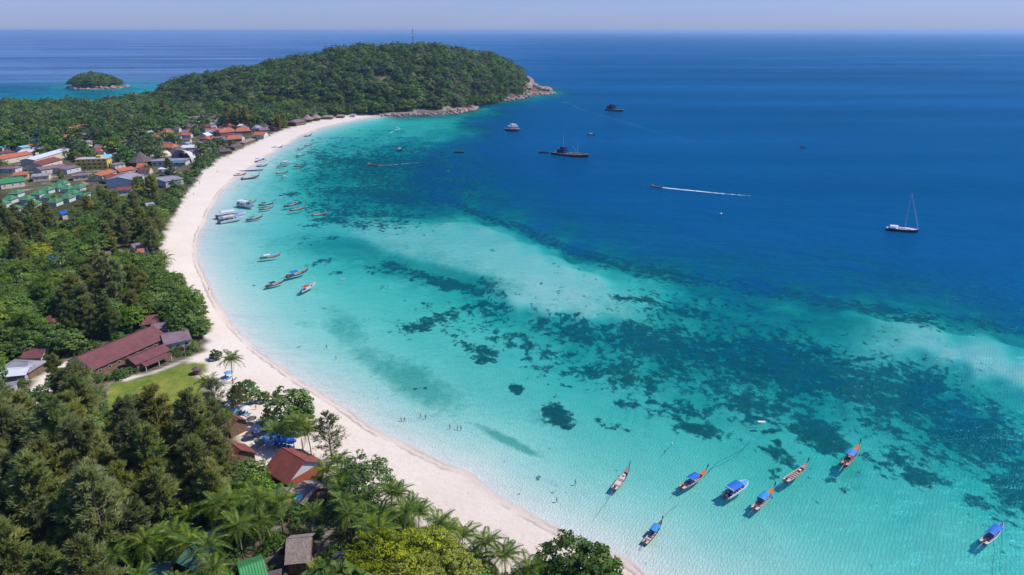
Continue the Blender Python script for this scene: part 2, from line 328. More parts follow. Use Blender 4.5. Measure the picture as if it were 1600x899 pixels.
# reef and weed: (x, y, half width, half height, lean in degrees, strength)
reef = [(1150, 565, 290, 85, 10, .66), (900, 515, 120, 28, 6, .78), (1450, 645, 170, 85, 24, .7), (960, 585, 140, 45, 10, .66), (750, 500, 130, 40, 5, .55), (630, 275, 145, 62, 3, .88), (530, 325, 65, 32, 0, .78), (515, 255, 55, 42, 0, .74), (480, 300, 30, 16, 0, .6), (600, 350, 80, 14, 0, .7), (1060, 545, 170, 38, 6, 1.0), (1230, 575, 170, 52, 10, 1.15), (1400, 610, 140, 55, 14, 1.1), (1530, 680, 90, 60, 25, 1.1), (1590, 760, 50, 60, 20, 1.1), (920, 520, 130, 26, 8, .9), (860, 505, 60, 10, 6, .8),
        (820, 545, 90, 30, 20, .75), (980, 590, 110, 35, 10, .75), (760, 470, 40, 40, 70, .8), (705, 445, 80, 12, 12, 1.1), (640, 425, 55, 10, 16, .95), (590, 422, 35, 7, 10, .7), (690, 495, 90, 12, -18, .8),
        (655, 510, 40, 10, -10, .85), (760, 550, 35, 12, 10, .9), (1050, 640, 110, 22, 10, .8), (1090, 672, 60, 14, 10, 1.0), (960, 668, 30, 9, 15, .9), (1020, 640, 30, 12, 10, .85), (1280, 680, 55, 28, 35, 1.3), (1170, 620, 90, 35, 8, .9), (1170, 655, 40, 8, 6, .9),
        (1210, 672, 18, 6, 10, .9), (1225, 715, 40, 14, 25, .95), (1210, 735, 16, 7, 0, .9), (1215, 690, 12, 7, 10, .9), (1400, 720, 80, 28, 10, .85), (1440, 745, 70, 14, 10, .9), (1340, 690, 30, 30, 60, .5), (1540, 790, 60, 18, 15, .85), (1570, 800, 40, 24, 10, .9),
        (872, 650, 28, 18, 20, 1.35), (885, 668, 12, 8, 0, 1.1), (805, 607, 14, 10, 30, 1.15), (650, 605, 22, 12, 20, .45), (760, 562, 25, 9, 5, 1.0), (725, 540, 50, 10, 35, .7), (1180, 540, 110, 30, 0, .4),
        (1320, 765, 14, 7, 0, .8), (1300, 748, 16, 8, 0, .8), (1210, 745, 10, 5, 0, .8),
        (625, 285, 140, 50, 3, .62), (560, 255, 70, 16, 4, .95), (520, 240, 50, 12, 3, .5), (640, 260, 110, 22, 4, 1.0), (610, 305, 130, 18, 4, 1.0), (680, 270, 90, 40, 0, .8), (530, 300, 60, 12, 4, .85), (600, 335, 90, 9, 2, .85), (520, 344, 50, 9, 3, .95), (490, 352, 30, 5, 0, .8),
        (455, 305, 20, 6, -8, .8), (475, 315, 18, 4, -5, .8), (520, 372, 22, 5, 0, .7), (470, 378, 20, 7, 0, .5), (500, 412, 45, 9, -12, .65), (525, 428, 14, 5, -15, .9), (600, 205, 60, 3, 2, .5), (640, 216, 70, 3, 2, .6), (560, 216, 50, 3, 0, .5),
        (680, 215, 18, 3, 0, .5), (755, 337, 90, 8, 22, .95), (840, 368, 80, 9, 25, 1.0), (930, 402, 110, 10, 17, 1.0), (1040, 428, 130, 16, 10, .92), (1200, 454, 120, 14, 8, .9), (1290, 472, 70, 10, 10, .9), (1400, 490, 110, 14, 12, .9), (1540, 508, 100, 12, 12, .85), (1000, 470, 70, 10, 6, .8), (1090, 492, 60, 12, 6, .9), (1500, 518, 60, 4, 16, .6),
        (930, 425, 60, 6, 12, .45), (1010, 455, 50, 14, 20, .45), (1100, 470, 90, 14, 5, .5), (790, 360, 40, 5, 10, .45), (765, 390, 14, 4, 0, .45), (740, 360, 25, 3, 0, .3), (1440, 545, 8, 4, 0, .9), (1416, 532, 6, 3, 0, .8)]
weed = [(590, 290, 170, 60, 3, .95), (1150, 575, 290, 80, 10, .85), (1450, 640, 170, 80, 24, .85), (900, 525, 130, 40, 8, .65), (620, 285, 160, 50, 3, .8), (560, 240, 90, 18, 3, .6), (640, 400, 150, 22, 10, .45), (650, 600, 75, 28, 28, .9), (590, 570, 60, 16, 35, .6), (540, 515, 35, 22, 30, .75), (530, 495, 25, 14, 20, .5), (795, 690, 55, 7, 26, 1.0), (755, 672, 10, 5, 20, .5), (860, 652, 40, 16, 0, .5), (460, 385, 60, 14, 0, .35), (430, 380, 30, 6, 0, .3),
        (540, 390, 80, 20, 8, .95), (660, 425, 120, 20, 10, 1.0), (740, 442, 70, 16, 8, 1.0), (1080, 495, 120, 24, 6, .7), (1300, 510, 140, 22, 8, .7), (480, 455, 30, 6, 0, .3), (600, 500, 50, 8, 0, .3), (1100, 640, 160, 50, 10, .4), (1310, 590, 60, 18, 0, .5), (1330, 740, 40, 24, 50, .45),
        (480, 505, 25, 6, 0, .3), (1250, 520, 120, 20, 5, .5), (1400, 560, 60, 12, 20, .4)]
def blobs(px, py, lst, sharp=1.0):
    out = np.zeros_like(px)
    for a, b, rx, ry, an, s in lst:
        c, q = math.cos(R(an)), math.sin(R(an)); dx, dy = px - a, py - b
        u, v = (dx * c + dy * q) / rx, (-dx * q + dy * c) / ry
        out = np.maximum(out, s * np.exp(-(u * u + v * v) ** 1.3 * .9))
    return out
def polar(n_az, n_az_out, rows, far):
    ta = np.linspace(R(-47), R(47), n_az); tout = np.linspace(R(47), R(313), n_az_out + 2)[1:-1]
    az = np.concatenate([ta, tout])
    ys = np.linspace(1050, 53, rows)
    d = CH / np.tan(PITCH - np.arctan((Hh / 2 - ys) / F))
    d = np.concatenate([[20, 45, 70, 90], d, far]); d = np.sort(np.unique(d))
    A, D = np.meshgrid(az, d); return D * np.sin(A), D * np.cos(A), len(az), len(d)
def sheet_faces(na, nd):
    i = np.arange(nd - 1)[:, None] * na; j = np.arange(na)[None, :]; k = (j + 1) % na
    return np.stack([i + j, i + na + j, i + na + k, i + k], -1).reshape(-1, 4)[:, ::-1]
def fattr(me, name, arr):
    at = me.attributes.new(name, 'FLOAT', 'POINT'); at.data.foreach_set('value', arr.astype(np.float32).ravel())
def soft(d, w_): return np.clip(d / w_ + .5, 0, 1)

X, Y, na, nd = polar(470, 40, 400, [])
m_ = Y < 4500
Z = ground_z(X, Y)
px, py = pix_np(X, np.maximum(Y, 20.0), np.minimum(Z, 0))
fc = sheet_faces(na, nd)
m = newmat('sand_soil_and_seabed'); t = NT(m)
pos = t.n('NewGeometry').outputs['Position']; sep = t.n('SeparateXYZ', {0: pos}); z_ = sep.outputs[2]
A_ = lambda n: t.n('Attribute', attribute_name=n).outputs['Fac']
n1 = t.noise(.05, 6, pos); n2 = t.noise(.6, 5, pos); n3 = t.noise(.012, 4, pos)
sand = t.mix(t.ramp(n1, [(.35, 0), (.7, 1)]), (.66, .575, .47), (.715, .635, .525))
sand = t.mix(t.math('MULTIPLY', t.ramp(n2, [(.45, 0), (.75, 1)]), .35), sand, (.55, .48, .43))
trod = t.noise(1.6, 3, pos, .7)
sand = t.mix(t.math('MULTIPLY', t.ramp(trod, [(.48, 0), (.66, 1)]), .34), sand, (.47, .41, .36))
wet = t.ramp(z_, [(0.0, 1), (.20, .9), (.50, 0)])
sand = t.mix(t.math('MULTIPLY', wet, .5), sand, (.50, .41, .34))
wr = t.math('ADD', z_, t.math('MULTIPLY', t.noise(.25, 4, pos), .25))
wl = t.ramp(wr, [(.14, 0), (.22, .8), (.30, 0), (.40, 0), (.50, 1), (.58, 0)])
sand = t.mix(t.math('MULTIPLY', wl, t.math('MULTIPLY', t.ramp(t.noise(.035, 5, pos), [(.42, 0), (.52, 1)]), .8)), sand, (.33, .27, .22))
soil = t.mix(t.ramp(n2, [(.3, 0), (.7, 1)]), (.055, .060, .028), (.16, .13, .085))
soil = t.mix(t.ramp(t.noise(.09, 5, pos, .65), [(.54, 0), (.68, .8)]), soil, (.42, .36, .30))
hillsoil = t.mix(n2, (.03, .045, .015), (.075, .08, .03))
soil = t.mix(A_('forest'), soil, hillsoil)
grass = t.mix(t.ramp(t.noise(.18, 6, pos, .7), [(.3, 0), (.72, 1)]), (.075, .15, .020), (.29, .28, .06))
grass = t.mix(t.math('MULTIPLY', t.ramp(t.noise(2.5, 3, pos), [(.4, 0), (.7, 1)]), .4), grass, (.05, .10, .02))
land = t.mix(A_('veg'), sand, soil); land = t.mix(A_('lawn'), land, grass)
land = t.mix(A_('bare'), land, (.36, .27, .17))
# weed and coral on the seabed
st = t.n('Mapping', {0: pos, 'Rotation': (0, 0, R(-18)), 'Scale': (1, .75, 1)}).outputs[0]
r1 = t.noise(.11, 8, st, .64, .25); r2 = t.noise(.4, 6, st, .65); r3 = t.noise(.028, 3, st, .5)
rr = t.math('ADD', t.math('ADD', t.math('MULTIPLY', r1, .62), t.math('MULTIPLY', r2, .2)), t.math('MULTIPLY', r3, .3))
r4 = t.noise(.19, 5, st, .6)
rr = t.math('ADD', t.math('ADD', t.math('MULTIPLY', r1, 1.0), t.math('MULTIPLY', r4, 1.9)), t.math('ADD', t.math('MULTIPLY', r2, 2.1), t.math('MULTIPLY', r3, .6)))
cov = t.math('MULTIPLY_ADD', A_('reef'), 1.0, t.math('SUBTRACT', rr, 3.35))
mask = t.ramp(cov, [(.0, 0), (.09, .5), (.26, .92), (.5, 1)])
coral = t.mix(t.ramp(t.noise(.7, 6, pos, .7), [(.35, 0), (.7, 1)]), (.004, .024, .022), (.028, .068, .048))
weedf = t.math('MULTIPLY', t.ramp(t.math('MULTIPLY_ADD', A_('weed'), .5, t.math('SUBTRACT', t.math('ADD', t.math('MULTIPLY', r1, .5), t.math('MULTIPLY', r2, .5)), .58)), [(0, 0), (.3, 1)]), .72)
sea = t.mix(weedf, (.64, .65, .58), (.035, .30, .24))
sea = t.mix(t.math('MULTIPLY', t.ramp(t.noise(.03, 5, pos), [(.4, 0), (.65, 1)]), .25), sea, (.52, .53, .48))
sea = t.mix(mask, sea, coral)
under = t.ramp(z_, [(0, 1), (.001, 0)])
under = t.math('LESS_THAN', z_, 0.0)
rkz = A_('rocky')
base = t.mix(under, t.mix(rkz, land, t.mix(n2, (.22, .155, .125), (.10, .075, .06))), t.mix(rkz, sea, (.05, .06, .05)))
rip = t.n('TexWave', {'Vector': t.n('Mapping', {0: pos, 'Rotation': (0, 0, R(35))}).outputs[0], 'Scale': .33, 'Distortion': 9, 'Detail': 4, 'Detail Scale': 2.2, 'Detail Roughness': .65})
hgt = t.math('ADD', t.math('MULTIPLY', rip.outputs[1], t.math('MULTIPLY', under, .9)), t.math('MULTIPLY', n2, 1.0))
bn = t.n('Bump', {'Height': hgt, 'Strength': .55, 'Distance': .35})
b = t.n('BsdfDiffuse', {'Color': base, 'Roughness': .5, 'Normal': bn.outputs[0]})
t.out(b.outputs[0])
gm = npmesh('ground', np.stack([X.ravel(), Y.ravel(), Z.ravel()], 1), fc, m, True)
sdv = sdist(X, Y, veg); wob = (vnoise(X, Y, 5, 3) - .5) * 5
front = soft(sdv + wob, 3.0)
for q in (path_l, path_r): front = front * (1 - soft(sdist(X, Y, q) + wob * .4, 2))
fattr(gm, 'veg', front)
lw = soft(sdist(X, Y, lawn) + wob * .5, 2.0); lw = np.maximum(lw, soft(sdist(X, Y, clearing), 4) * .8) * (1 - soft(sdist(X, Y, path_r) + wob * .3, 1.5)); fattr(gm, 'lawn', lw)
far_ = np.clip((Y - 330) / 90, 0, 1) * (1 - soft(sdist(X, Y, town), 14) * .8); fattr(gm, 'forest', far_)
pgx, pgy = pix_np(X, np.maximum(Y, 20.0), Z)
fattr(gm, 'bare', np.exp(-(((pgx - 603) / 13) ** 2 + ((pgy - 127) / 5.0) ** 2) ** 2) * (Z > 5) * .9)
sh = -sdist(X, Y, poly); rk = np.clip((pgx - 590) / 30, 0, 1) * (Y > 900) * np.clip(1.2 - np.abs(sh) / 26, 0, 1)
rk = np.maximum(rk, np.clip(1 - np.abs(sdist(X, Y, isl)) / 45, 0, 1)); rk = np.maximum(rk, (pgx > 610) * (Y > 950) * (Z > .05) * np.clip(1 - front * 2, 0, 1)); rk = np.maximum(rk, soft(sdist(X, Y, isl), 4)); fattr(gm, 'rocky', rk)
fattr(gm, 'reef', blobs(px, py, reef)); fattr(gm, 'weed', blobs(px, py, weed))
tag(link('ground', gm), kind='structure')

# ---------------------------------------------------------------- the sea surface
X, Y, na, nd = polar(260, 24, 300, [4500, 5500, 7000, 9000, 12000, 17000, 25000, 35000, 48000])
dep = water_depth(X, Y)
m = newmat('sea_water'); t = NT(m)
A_ = lambda n: t.n('Attribute', attribute_name=n).outputs['Fac']
pos = t.n('NewGeometry').outputs['Position']; D0 = A_('depth')
und_ = t.math('SUBTRACT', t.math('ADD', t.math('MULTIPLY', t.noise(.022, 5, pos, .62), 1.1), t.math('MULTIPLY', t.noise(.11, 5, pos, .65), .9)), 1.0)
D = t.math('MULTIPLY', D0, t.math('EXPONENT', t.math('MULTIPLY', und_, t.ramp(t.math('DIVIDE', D0, 20.0), [(.10, 0), (.25, 1.9), (.6, 1.6), (.85, .3)]))))
ex = lambda c: t.math('EXPONENT', t.math('MULTIPLY', D, -c))
T_ = t.n('CombineColor', {0: ex(.36), 1: ex(.036), 2: ex(.062)}).outputs[0]
al = t.math('SUBTRACT', 1.0, t.math('EXPONENT', t.math('MULTIPLY', D, t.math('MULTIPLY_ADD', D, -.0055, -.045))))
dn = t.math('DIVIDE', D, 24.0)
patch = t.noise(.004, 5, pos, .6)
body = t.ramp(dn, [(.0, (.05, .44, .40)), (.10, (.018, .40, .37)), (.22, (.001, .17, .19)), (.40, (.0, .085, .165)), (.65, (.0, .066, .165)), (1, (.0, .064, .165))])
body = t.mix(t.math('MULTIPLY', t.ramp(patch, [(.38, 0), (.68, 1)]), .30), body, (.0, .042, .12))
mpv = t.n('Mapping', {0: pos, 'Rotation': (0, 0, R(28)), 'Scale': (1, 2.0, 1)}).outputs[0]
w1 = t.noise(.9, 3, mpv, .6); w2 = t.noise(.16, 4, mpv, .6); w3 = t.noise(.03, 3, mpv, .55)
hh = t.math('ADD', t.math('ADD', t.math('MULTIPLY', w1, .36), t.math('MULTIPLY', w2, 1.5)), t.math('MULTIPLY', w3, 5.0))
bn = t.n('Bump', {'Height': hh, 'Strength': 1.0, 'Distance': .55})
dif = t.n('BsdfDiffuse', {'Color': body, 'Normal': bn.outputs[0]})
mx = t.n('MixShader', {0: al, 1: t.n('BsdfTransparent', {'Color': T_}).outputs[0], 2: dif.outputs[0]})
fr = t.n('Fresnel', {'IOR': 1.33, 'Normal': bn.outputs[0]}).outputs[0]
slick = t.ramp(t.noise(.0016, 5, t.n('Mapping', {0: pos, 'Rotation': (0, 0, R(-8)), 'Scale': (.35, 2.2, 1)}).outputs[0], .6), [(.36, .30), (.64, 1.25)])
fr = t.math('MULTIPLY', t.math('MINIMUM', fr, t.math('MULTIPLY_ADD', A_('calm'), .56, .22)), slick)
gl = t.n('BsdfGlossy', {'Color': t.mix(A_('calm'), (.10, .72, 1), (.90, .95, 1)), 'Roughness': .18, 'Normal': bn.outputs[0]})
swash = t.ramp(t.math('ADD', D, t.math('MULTIPLY', t.noise(.12, 5, pos, .65), .22)), [(.085, 0), (.115, .55), (.14, .15), (.18, 0)])
surf = t.n('MixShader', {0: fr, 1: mx.outputs[0], 2: gl.outputs[0]}).outputs[0]
t.out(t.n('MixShader', {0: swash, 1: surf, 2: t.n('BsdfDiffuse', {'Color': (.66, .66, .64, 1)}).outputs[0]}).outputs[0])
wm = npmesh('sea', np.stack([X.ravel(), Y.ravel(), np.zeros(X.size)], 1), sheet_faces(na, nd), m, True)
fattr(wm, 'depth', dep); fattr(wm, 'calm', np.clip((.12 - X / np.maximum(np.abs(Y), 1)) / .5, 0, 1) * np.clip((Y - 1300) / 600, 0, 1))
sea_ob = tag(link('sea', wm), kind='structure')
# ---------------------------------------------------------------- air
m = newmat('haze'); t = NT(m)
t.out(None, t.n('VolumePrincipled', {'Color': (.42, .68, 1.0, 1), 'Density': 5.5e-5, 'Anisotropy': .2}).outputs[0])
hb = MB().box(-50000, 50000, -50000, 50000, -30, 135)
tag(link('haze', hb.mesh('haze', m)), kind='stuff')

# ---------------------------------------------------------------- plants: prototypes
def rot_frames(n, rg):
    """n random orthonormal frames as (a, b)"""
    q = rg.normal(size=(n, 3)); q /= np.linalg.norm(q, axis=1)[:, None]
    r = rg.normal(size=(n, 3)); r -= (r * q).sum(1)[:, None] * q; r /= np.linalg.norm(r, axis=1)[:, None]
    return q, r
def leaves(c, nrm, size, rg, aspect=.6, tilt=.7):
    """rhombic leaves at c facing roughly along nrm"""
    n = len(c); q = rg.normal(size=(n, 3)) * tilt + nrm; q /= np.linalg.norm(q, axis=1)[:, None]
    r = rg.normal(size=(n, 3)); r -= (r * q).sum(1)[:, None] * q; r /= np.linalg.norm(r, axis=1)[:, None]
    s = np.cross(q, r); sz = (size * rg.uniform(.6, 1.35, n))[:, None]
    v = np.stack([c - r * sz, c - s * sz * aspect, c + r * sz, c + s * sz * aspect], 1).reshape(-1, 3)
    return v, np.arange(n * 4).reshape(-1, 4)
def limbs(mb, h, spread, n, m, rg, r0, start=.45):
    for i in range(n):
        a = 2 * math.pi * (i + rg.uniform(-.3, .3)) / n; z0 = h * rg.uniform(start, start + .25); rr = spread * rg.uniform(.55, .85); z1 = h * rg.uniform(.75, .92)
        mb.tube([(0, 0, z0), (math.cos(a) * rr * .45, math.sin(a) * rr * .45, z0 + (z1 - z0) * .55), (math.cos(a) * rr, math.sin(a) * rr, z1)], [r0 * .5, r0 * .33, r0 * .12], 5, m, False)
bark = mat('bark', (.16, .125, .095), .9, .35, 3, bump=.4)
bark_p = mat('palm_bark', (.24, .20, .16), .9, .3, 4, bump=.4)
GREEN = dict(lo=(.034, .090, .013), mid=(.100, .195, .028), hi=(.21, .29, .045))
lm_broad = leafmat('broad_leaves', GREEN['lo'], GREEN['mid'], GREEN['hi'], .3, .5)
lm_bright = leafmat('bright_leaves', (.11, .18, .010), (.25, .33, .020), (.40, .44, .035), .32, .35)
lm_glossy = leafmat('almond_leaves', (.026, .075, .012), (.080, .165, .030), (.17, .25, .055), .3, .35)
lm_pine = leafmat('needles', (.095, .125, .034), (.215, .245, .070), (.37, .37, .125), .55, .6, .2)
lm_pine_d = leafmat('dark_needles', (.070, .115, .038), (.165, .215, .070), (.29, .315, .105), .55, .6, .2)
lm_palm = leafmat('palm_leaves', (.028, .078, .010), (.082, .155, .016), (.27, .31, .04), .3, .35, .6)
lm_hill = leafmat('hill_leaves', (.022, .065, .011), (.066, .145, .022), (.17, .235, .036), .3, .9, .10)
lm_dry = leafmat('dry_leaves', (.09, .065, .03), (.19, .13, .055), (.28, .19, .09), .25, .4)

def crown_pts(rad, hgt, z0, nc, per, rg, csize, flat=.5, inner=.15):
    """leaf places in clumps over a lumpy dome; returns centres and facing"""
    u = rg.normal(size=(nc, 3)); u[:, 2] = np.abs(u[:, 2]) * .9 - flat * .45; u /= np.linalg.norm(u, axis=1)[:, None]
    lump = 1 + .16 * np.sin(u[:, 0] * 4.1 + rg.uniform(0, 6)) * np.cos(u[:, 1] * 3.7 + rg.uniform(0, 6)) + rg.normal(size=nc) * .09
    rr = np.where(rg.random(nc) < inner, rg.uniform(.35, .8, nc), lump)
    c = u * rr[:, None] * np.array([rad, rad, hgt]); c[:, 2] += z0
    k = np.repeat(np.arange(nc), per); d = rg.normal(size=(nc * per, 3)); d /= np.linalg.norm(d, axis=1)[:, None]
    d[:, 2] = np.abs(d[:, 2]) * .8 - .15
    cs = csize * rg.uniform(.6, 1.3, nc)
    q = c[k] + d * (cs[k] * rg.uniform(.55, 1.0, nc * per))[:, None] * np.array([1, 1, .75])
    nrm = d * .9 + u[k] * .5 + np.array([0, 0, .35])
    return q, nrm
def broad_meshes(tagname, seed, h, rad, hgt, nc, per, leaf, lm, csize=None, trunk_r=.22, forks=5):
    rg = np.random.default_rng(seed)
    z0 = h - hgt
    c, n = crown_pts(rad, hgt, z0, nc, per, rg, csize or rad * .26)
    v, f = leaves(c, n, leaf, rg)
    cm_ = npmesh(tagname + '_crown', v, f, lm)
    mb = MB(); mb.tube([(0, 0, -.4), (.1, .05, h * .25), (.0, .1, h * .5), (0, 0, h * .8)], [trunk_r * 1.35, trunk_r, trunk_r * .8, trunk_r * .3], 7, bark)
    limbs(mb, h, rad, forks, bark, rg, trunk_r, .35)
    return mb.mesh(tagname + '_trunk', smooth=True), cm_
def pine_meshes(tagname, seed, h, rad, nb, per, lm, L=1.3, wd=.17):
    """casuarina: arching limbs hung with soft needle tufts"""
    rg = np.random.default_rng(seed)
    mb = MB(); lean = rg.uniform(-.6, .6, 2)
    mb.tube([(0, 0, -.5), (lean[0] * .3, lean[1] * .3, h * .4), (lean[0], lean[1], h * .97)], [.26, .17, .04], 7, bark)
    C, Dn = [], []
    for i in range(nb):
        t = (i + rg.uniform()) / nb; z = h * (.16 + .82 * t)
        R_ = rad * (1 - t) ** .62 * rg.uniform(.45, 1.3) + .5
        if t < .2: R_ *= .45 + 2.4 * t
        a = rg.uniform(0, 2 * math.pi); up = rg.uniform(.35, 1.15) * R_
        p0 = np.array([lean[0] * t, lean[1] * t, z]); p1 = p0 + np.array([math.cos(a) * R_ * .6, math.sin(a) * R_ * .6, up * .65]); p2 = p0 + np.array([math.cos(a) * R_, math.sin(a) * R_, up * .72])
        mb.tube([p0, p1, p2], [.055, .03, .012], 3, bark, False)
        s = rg.beta(2.2, 1.2, per)[:, None]; base = p0 * (1 - s) ** 2 + 2 * p1 * s * (1 - s) + p2 * s ** 2
        C.append(base + rg.normal(size=(per, 3)) * (.14 + .085 * R_) * np.array([1, 1, .9]) * .62)
        d = rg.normal(size=(per, 3)) * .34 + np.array([math.cos(a) * .75, math.sin(a) * .75, rg.uniform(.35, 1.0)]); Dn.append(d)
    C = np.concatenate(C); Dn = np.concatenate(Dn); Dn /= np.linalg.norm(Dn, axis=1)[:, None]
    n = len(C); q = rg.normal(size=(n, 3)); s = np.cross(Dn, q); s /= np.linalg.norm(s, axis=1)[:, None]
    l = (L * rg.uniform(.5, 1.3, n))[:, None]; w_ = (wd * rg.uniform(.6, 1.4, n))[:, None]
    v = np.stack([C - s * w_ * .5, C + s * w_ * .5 + Dn * l * .25, C + Dn * l, C - s * w_ + Dn * l * .55], 1).reshape(-1, 3)
    return mb.mesh(tagname + '_trunk', smooth=True), npmesh(tagname + '_crown', v, np.arange(n * 4).reshape(-1, 4), lm)
def frond_mesh(name, seed, L, droop, m):
    rg = np.random.default_rng(seed); vs, fs = [], []
    K = 15; sp = []
    for i in range(K + 1):
        s = i / K; sp.append(np.array([L * (s - .12 * droop * s * s), 0, L * (.42 * s - (.42 + .48 * droop) * s * s)]))
    for i in range(K):
        a, b = sp[i], sp[i + 1]; w0 = .035 * (1 - i / K) + .01
        o = len(vs); vs += [a + [0, -w0, 0], a + [0, w0, 0], b + [0, w0 * .9, 0], b + [0, -w0 * .9, 0]]; fs.append((o, o + 1, o + 2, o + 3))
        if i < 1: continue
        s = i / K; ll = L * .27 * math.sin(math.pi * min(1, (s * .86 + .14))) ** .6
        for sd_ in (-1, 1):
            for q in (0, .5):
                p = a * (1 - q) + b * q; fw = .55 + .35 * s; l2 = ll * rg.uniform(.85, 1.1)
                tip = p + np.array([fw * l2 * .62, sd_ * l2 * .86, -l2 * rg.uniform(.18, .5) + .02]); w_ = L / K * .46
                mid = p * .5 + tip * .5 + np.array([0, 0, l2 * .06])
                o = len(vs); vs += [p - [w_ * .5, 0, 0], mid - [w_ * .55, 0, 0], tip, mid + [w_ * .55, 0, 0]]; fs.append((o, o + 1, o + 2, o + 3))
    return npmesh(name, np.array(vs), np.array(fs), m)

PINE = [pine_meshes('casuarina', 10 + i, h, r, 88, 96, lm_pine if i % 2 else lm_pine_d) for i, (h, r) in enumerate([(21, 5.0), (19, 4.6), (24, 5.4), (17, 4.4), (20, 5.2)])]
PINE_L = [pine_meshes('thin_casuarina', 30, 15, 4.6, 70, 40, leafmat('pale_needles', (.05, .075, .025), (.10, .13, .05), (.17, .20, .09), .35, .3, .3), .9, .10)]
BROAD = [broad_meshes('broadleaf', 50 + i, h, r, hg, 120, 34, .30, lm_broad) for i, (h, r, hg) in enumerate([(10, 4.6, 5.0), (9, 4.2, 4.6), (12, 5.2, 6.0), (8, 4.4, 3.8)])]
BRIGHT = [broad_meshes('bright_tree', 60 + i, h, r, hg, 240, 40, .26, lm_bright, r * .17) for i, (h, r, hg) in enumerate([(14, 8.0, 7.0), (12, 6.5, 6.0)])]
ALMOND = [broad_meshes('almond', 70 + i, h, r, hg, 150, 30, .34, lm_glossy, r * .2) for i, (h, r, hg) in enumerate([(9, 4.6, 5.2), (8, 4.0, 4.2), (10.5, 5.6, 6.5)])]
SHRUB = [broad_meshes('shore_shrub', 80 + i, h, r, hg, 60, 26, .30, lm_glossy, r * .28, .10) for i, (h, r, hg) in enumerate([(3.6, 2.8, 2.8), (4.6, 3.4, 3.4)])]
DRY = [broad_meshes('dry_tree', 90, 7, 4.2, 3.6, 90, 22, .30, lm_dry, 1.0)]
def hill_mesh(seed, h, r, hg, nc, per, leaf, lm):
    tr, cr_ = broad_meshes('hill_tree', seed, h, r, hg, nc, per, leaf, lm, r * .34, .2, 3)
    # trunk and crown in one mesh: too far away to show parts
    v0 = np.array([q.co[:] for q in tr.vertices]); f0 = [tuple(p.vertices) for p in tr.polygons]
    v1 = np.array([q.co[:] for q in cr_.vertices]); n0 = len(v0)
    me = bpy.data.meshes.new('rainforest_tree'); me.from_pydata(np.concatenate([v0, v1]).tolist(), [], f0 + [(i, i + 1, i + 2, i + 3) for i in range(n0, n0 + len(v1), 4)])
    me.materials.append(bark); me.materials.append(lm)
    me.polygons.foreach_set('material_index', [0] * len(f0) + [1] * (len(v1) // 4)); return me
HILL = [hill_mesh(100 + i, h, r, hg, 44, 18, 1.0, lm_hill) for i, (h, r, hg) in enumerate([(13, 7.6, 8), (12, 6.8, 6.5), (15, 6.8, 9.5), (14, 9.0, 8.0)])]
FRONDS = [frond_mesh('palm_frond_young', 1, 4.5, .55, lm_palm), frond_mesh('palm_frond_mature', 2, 5.0, 1.0, lm_palm), frond_mesh('palm_frond_old', 3, 4.8, 1.45, lm_palm)]
husk = mat('coconut', (.20, .19, .05), .6, .3, 4)
def palm_trunk(h, lean, seed):
    mb = MB(); pts = [(lean * (s ** 1.6), lean * .3 * s * s, h * s - .3 * (s == 0)) for s in (0, .2, .4, .6, .8, 1)]
    mb.tube(pts, [.24, .17, .15, .13, .12, .11], 7, bark_p); return mb.mesh('palm_trunk', smooth=True), pts[-1]
nuts = MB()
for i in range(7):
    a = i * .9; c = Vector((math.cos(a) * .28, math.sin(a) * .28, -.15 - .08 * (i % 2)))
    nuts.tube([c + Vector((0, 0, .15)), c + Vector((0, 0, .08)), c, c + Vector((0, 0, -.1)), c + Vector((0, 0, -.14))], [.02, .10, .13, .09, .02], 6, husk)
NUTS = nuts.mesh('coconuts')
PALMS = [palm_trunk(h, l, i) for i, (h, l) in enumerate([(9.5, .8), (8, -1.0), (11, .5), (7, 1.4)])]
_near = {}
def make_palm(x, y, label, group, v, rz, sc=1.0, nf=20, name='coconut_palm'):
    tm, top = PALMS[v % len(PALMS)]
    t = thing(name, label, 'palm tree', (x, y, gz(x, y) - .05), rz, group); t.scale = (sc, sc, sc)
    link('trunk', tm, t)
    rg = random.Random(int(x * 13 + y * 7))
    for i in range(nf):
        k = i / nf; a = i * 2.39996 + rg.uniform(-.2, .2)
        fr = FRONDS[0 if k < .3 else 1 if k < .7 else 2]
        o = link('frond', fr, t, top, (rg.uniform(-.25, .25), R(-58) * (1 - k) ** 1.3 + R(rg.uniform(-4, 14)), a)); q = rg.uniform(.85, 1.12); o.scale = (q, q, q)
    link('coconuts', NUTS, t, (top[0], top[1], top[2] - .1)); return t
def make_tree(name, meshes, x, y, label, cat, group, rz, sc, dz=-.1):
    t = thing(name, label, cat, (x, y, gz(x, y) + dz), rz, group); t.scale = (sc, sc, sc * random.uniform(.92, 1.1))
    link('trunk', meshes[0], t); link('crown', meshes[1], t); return t

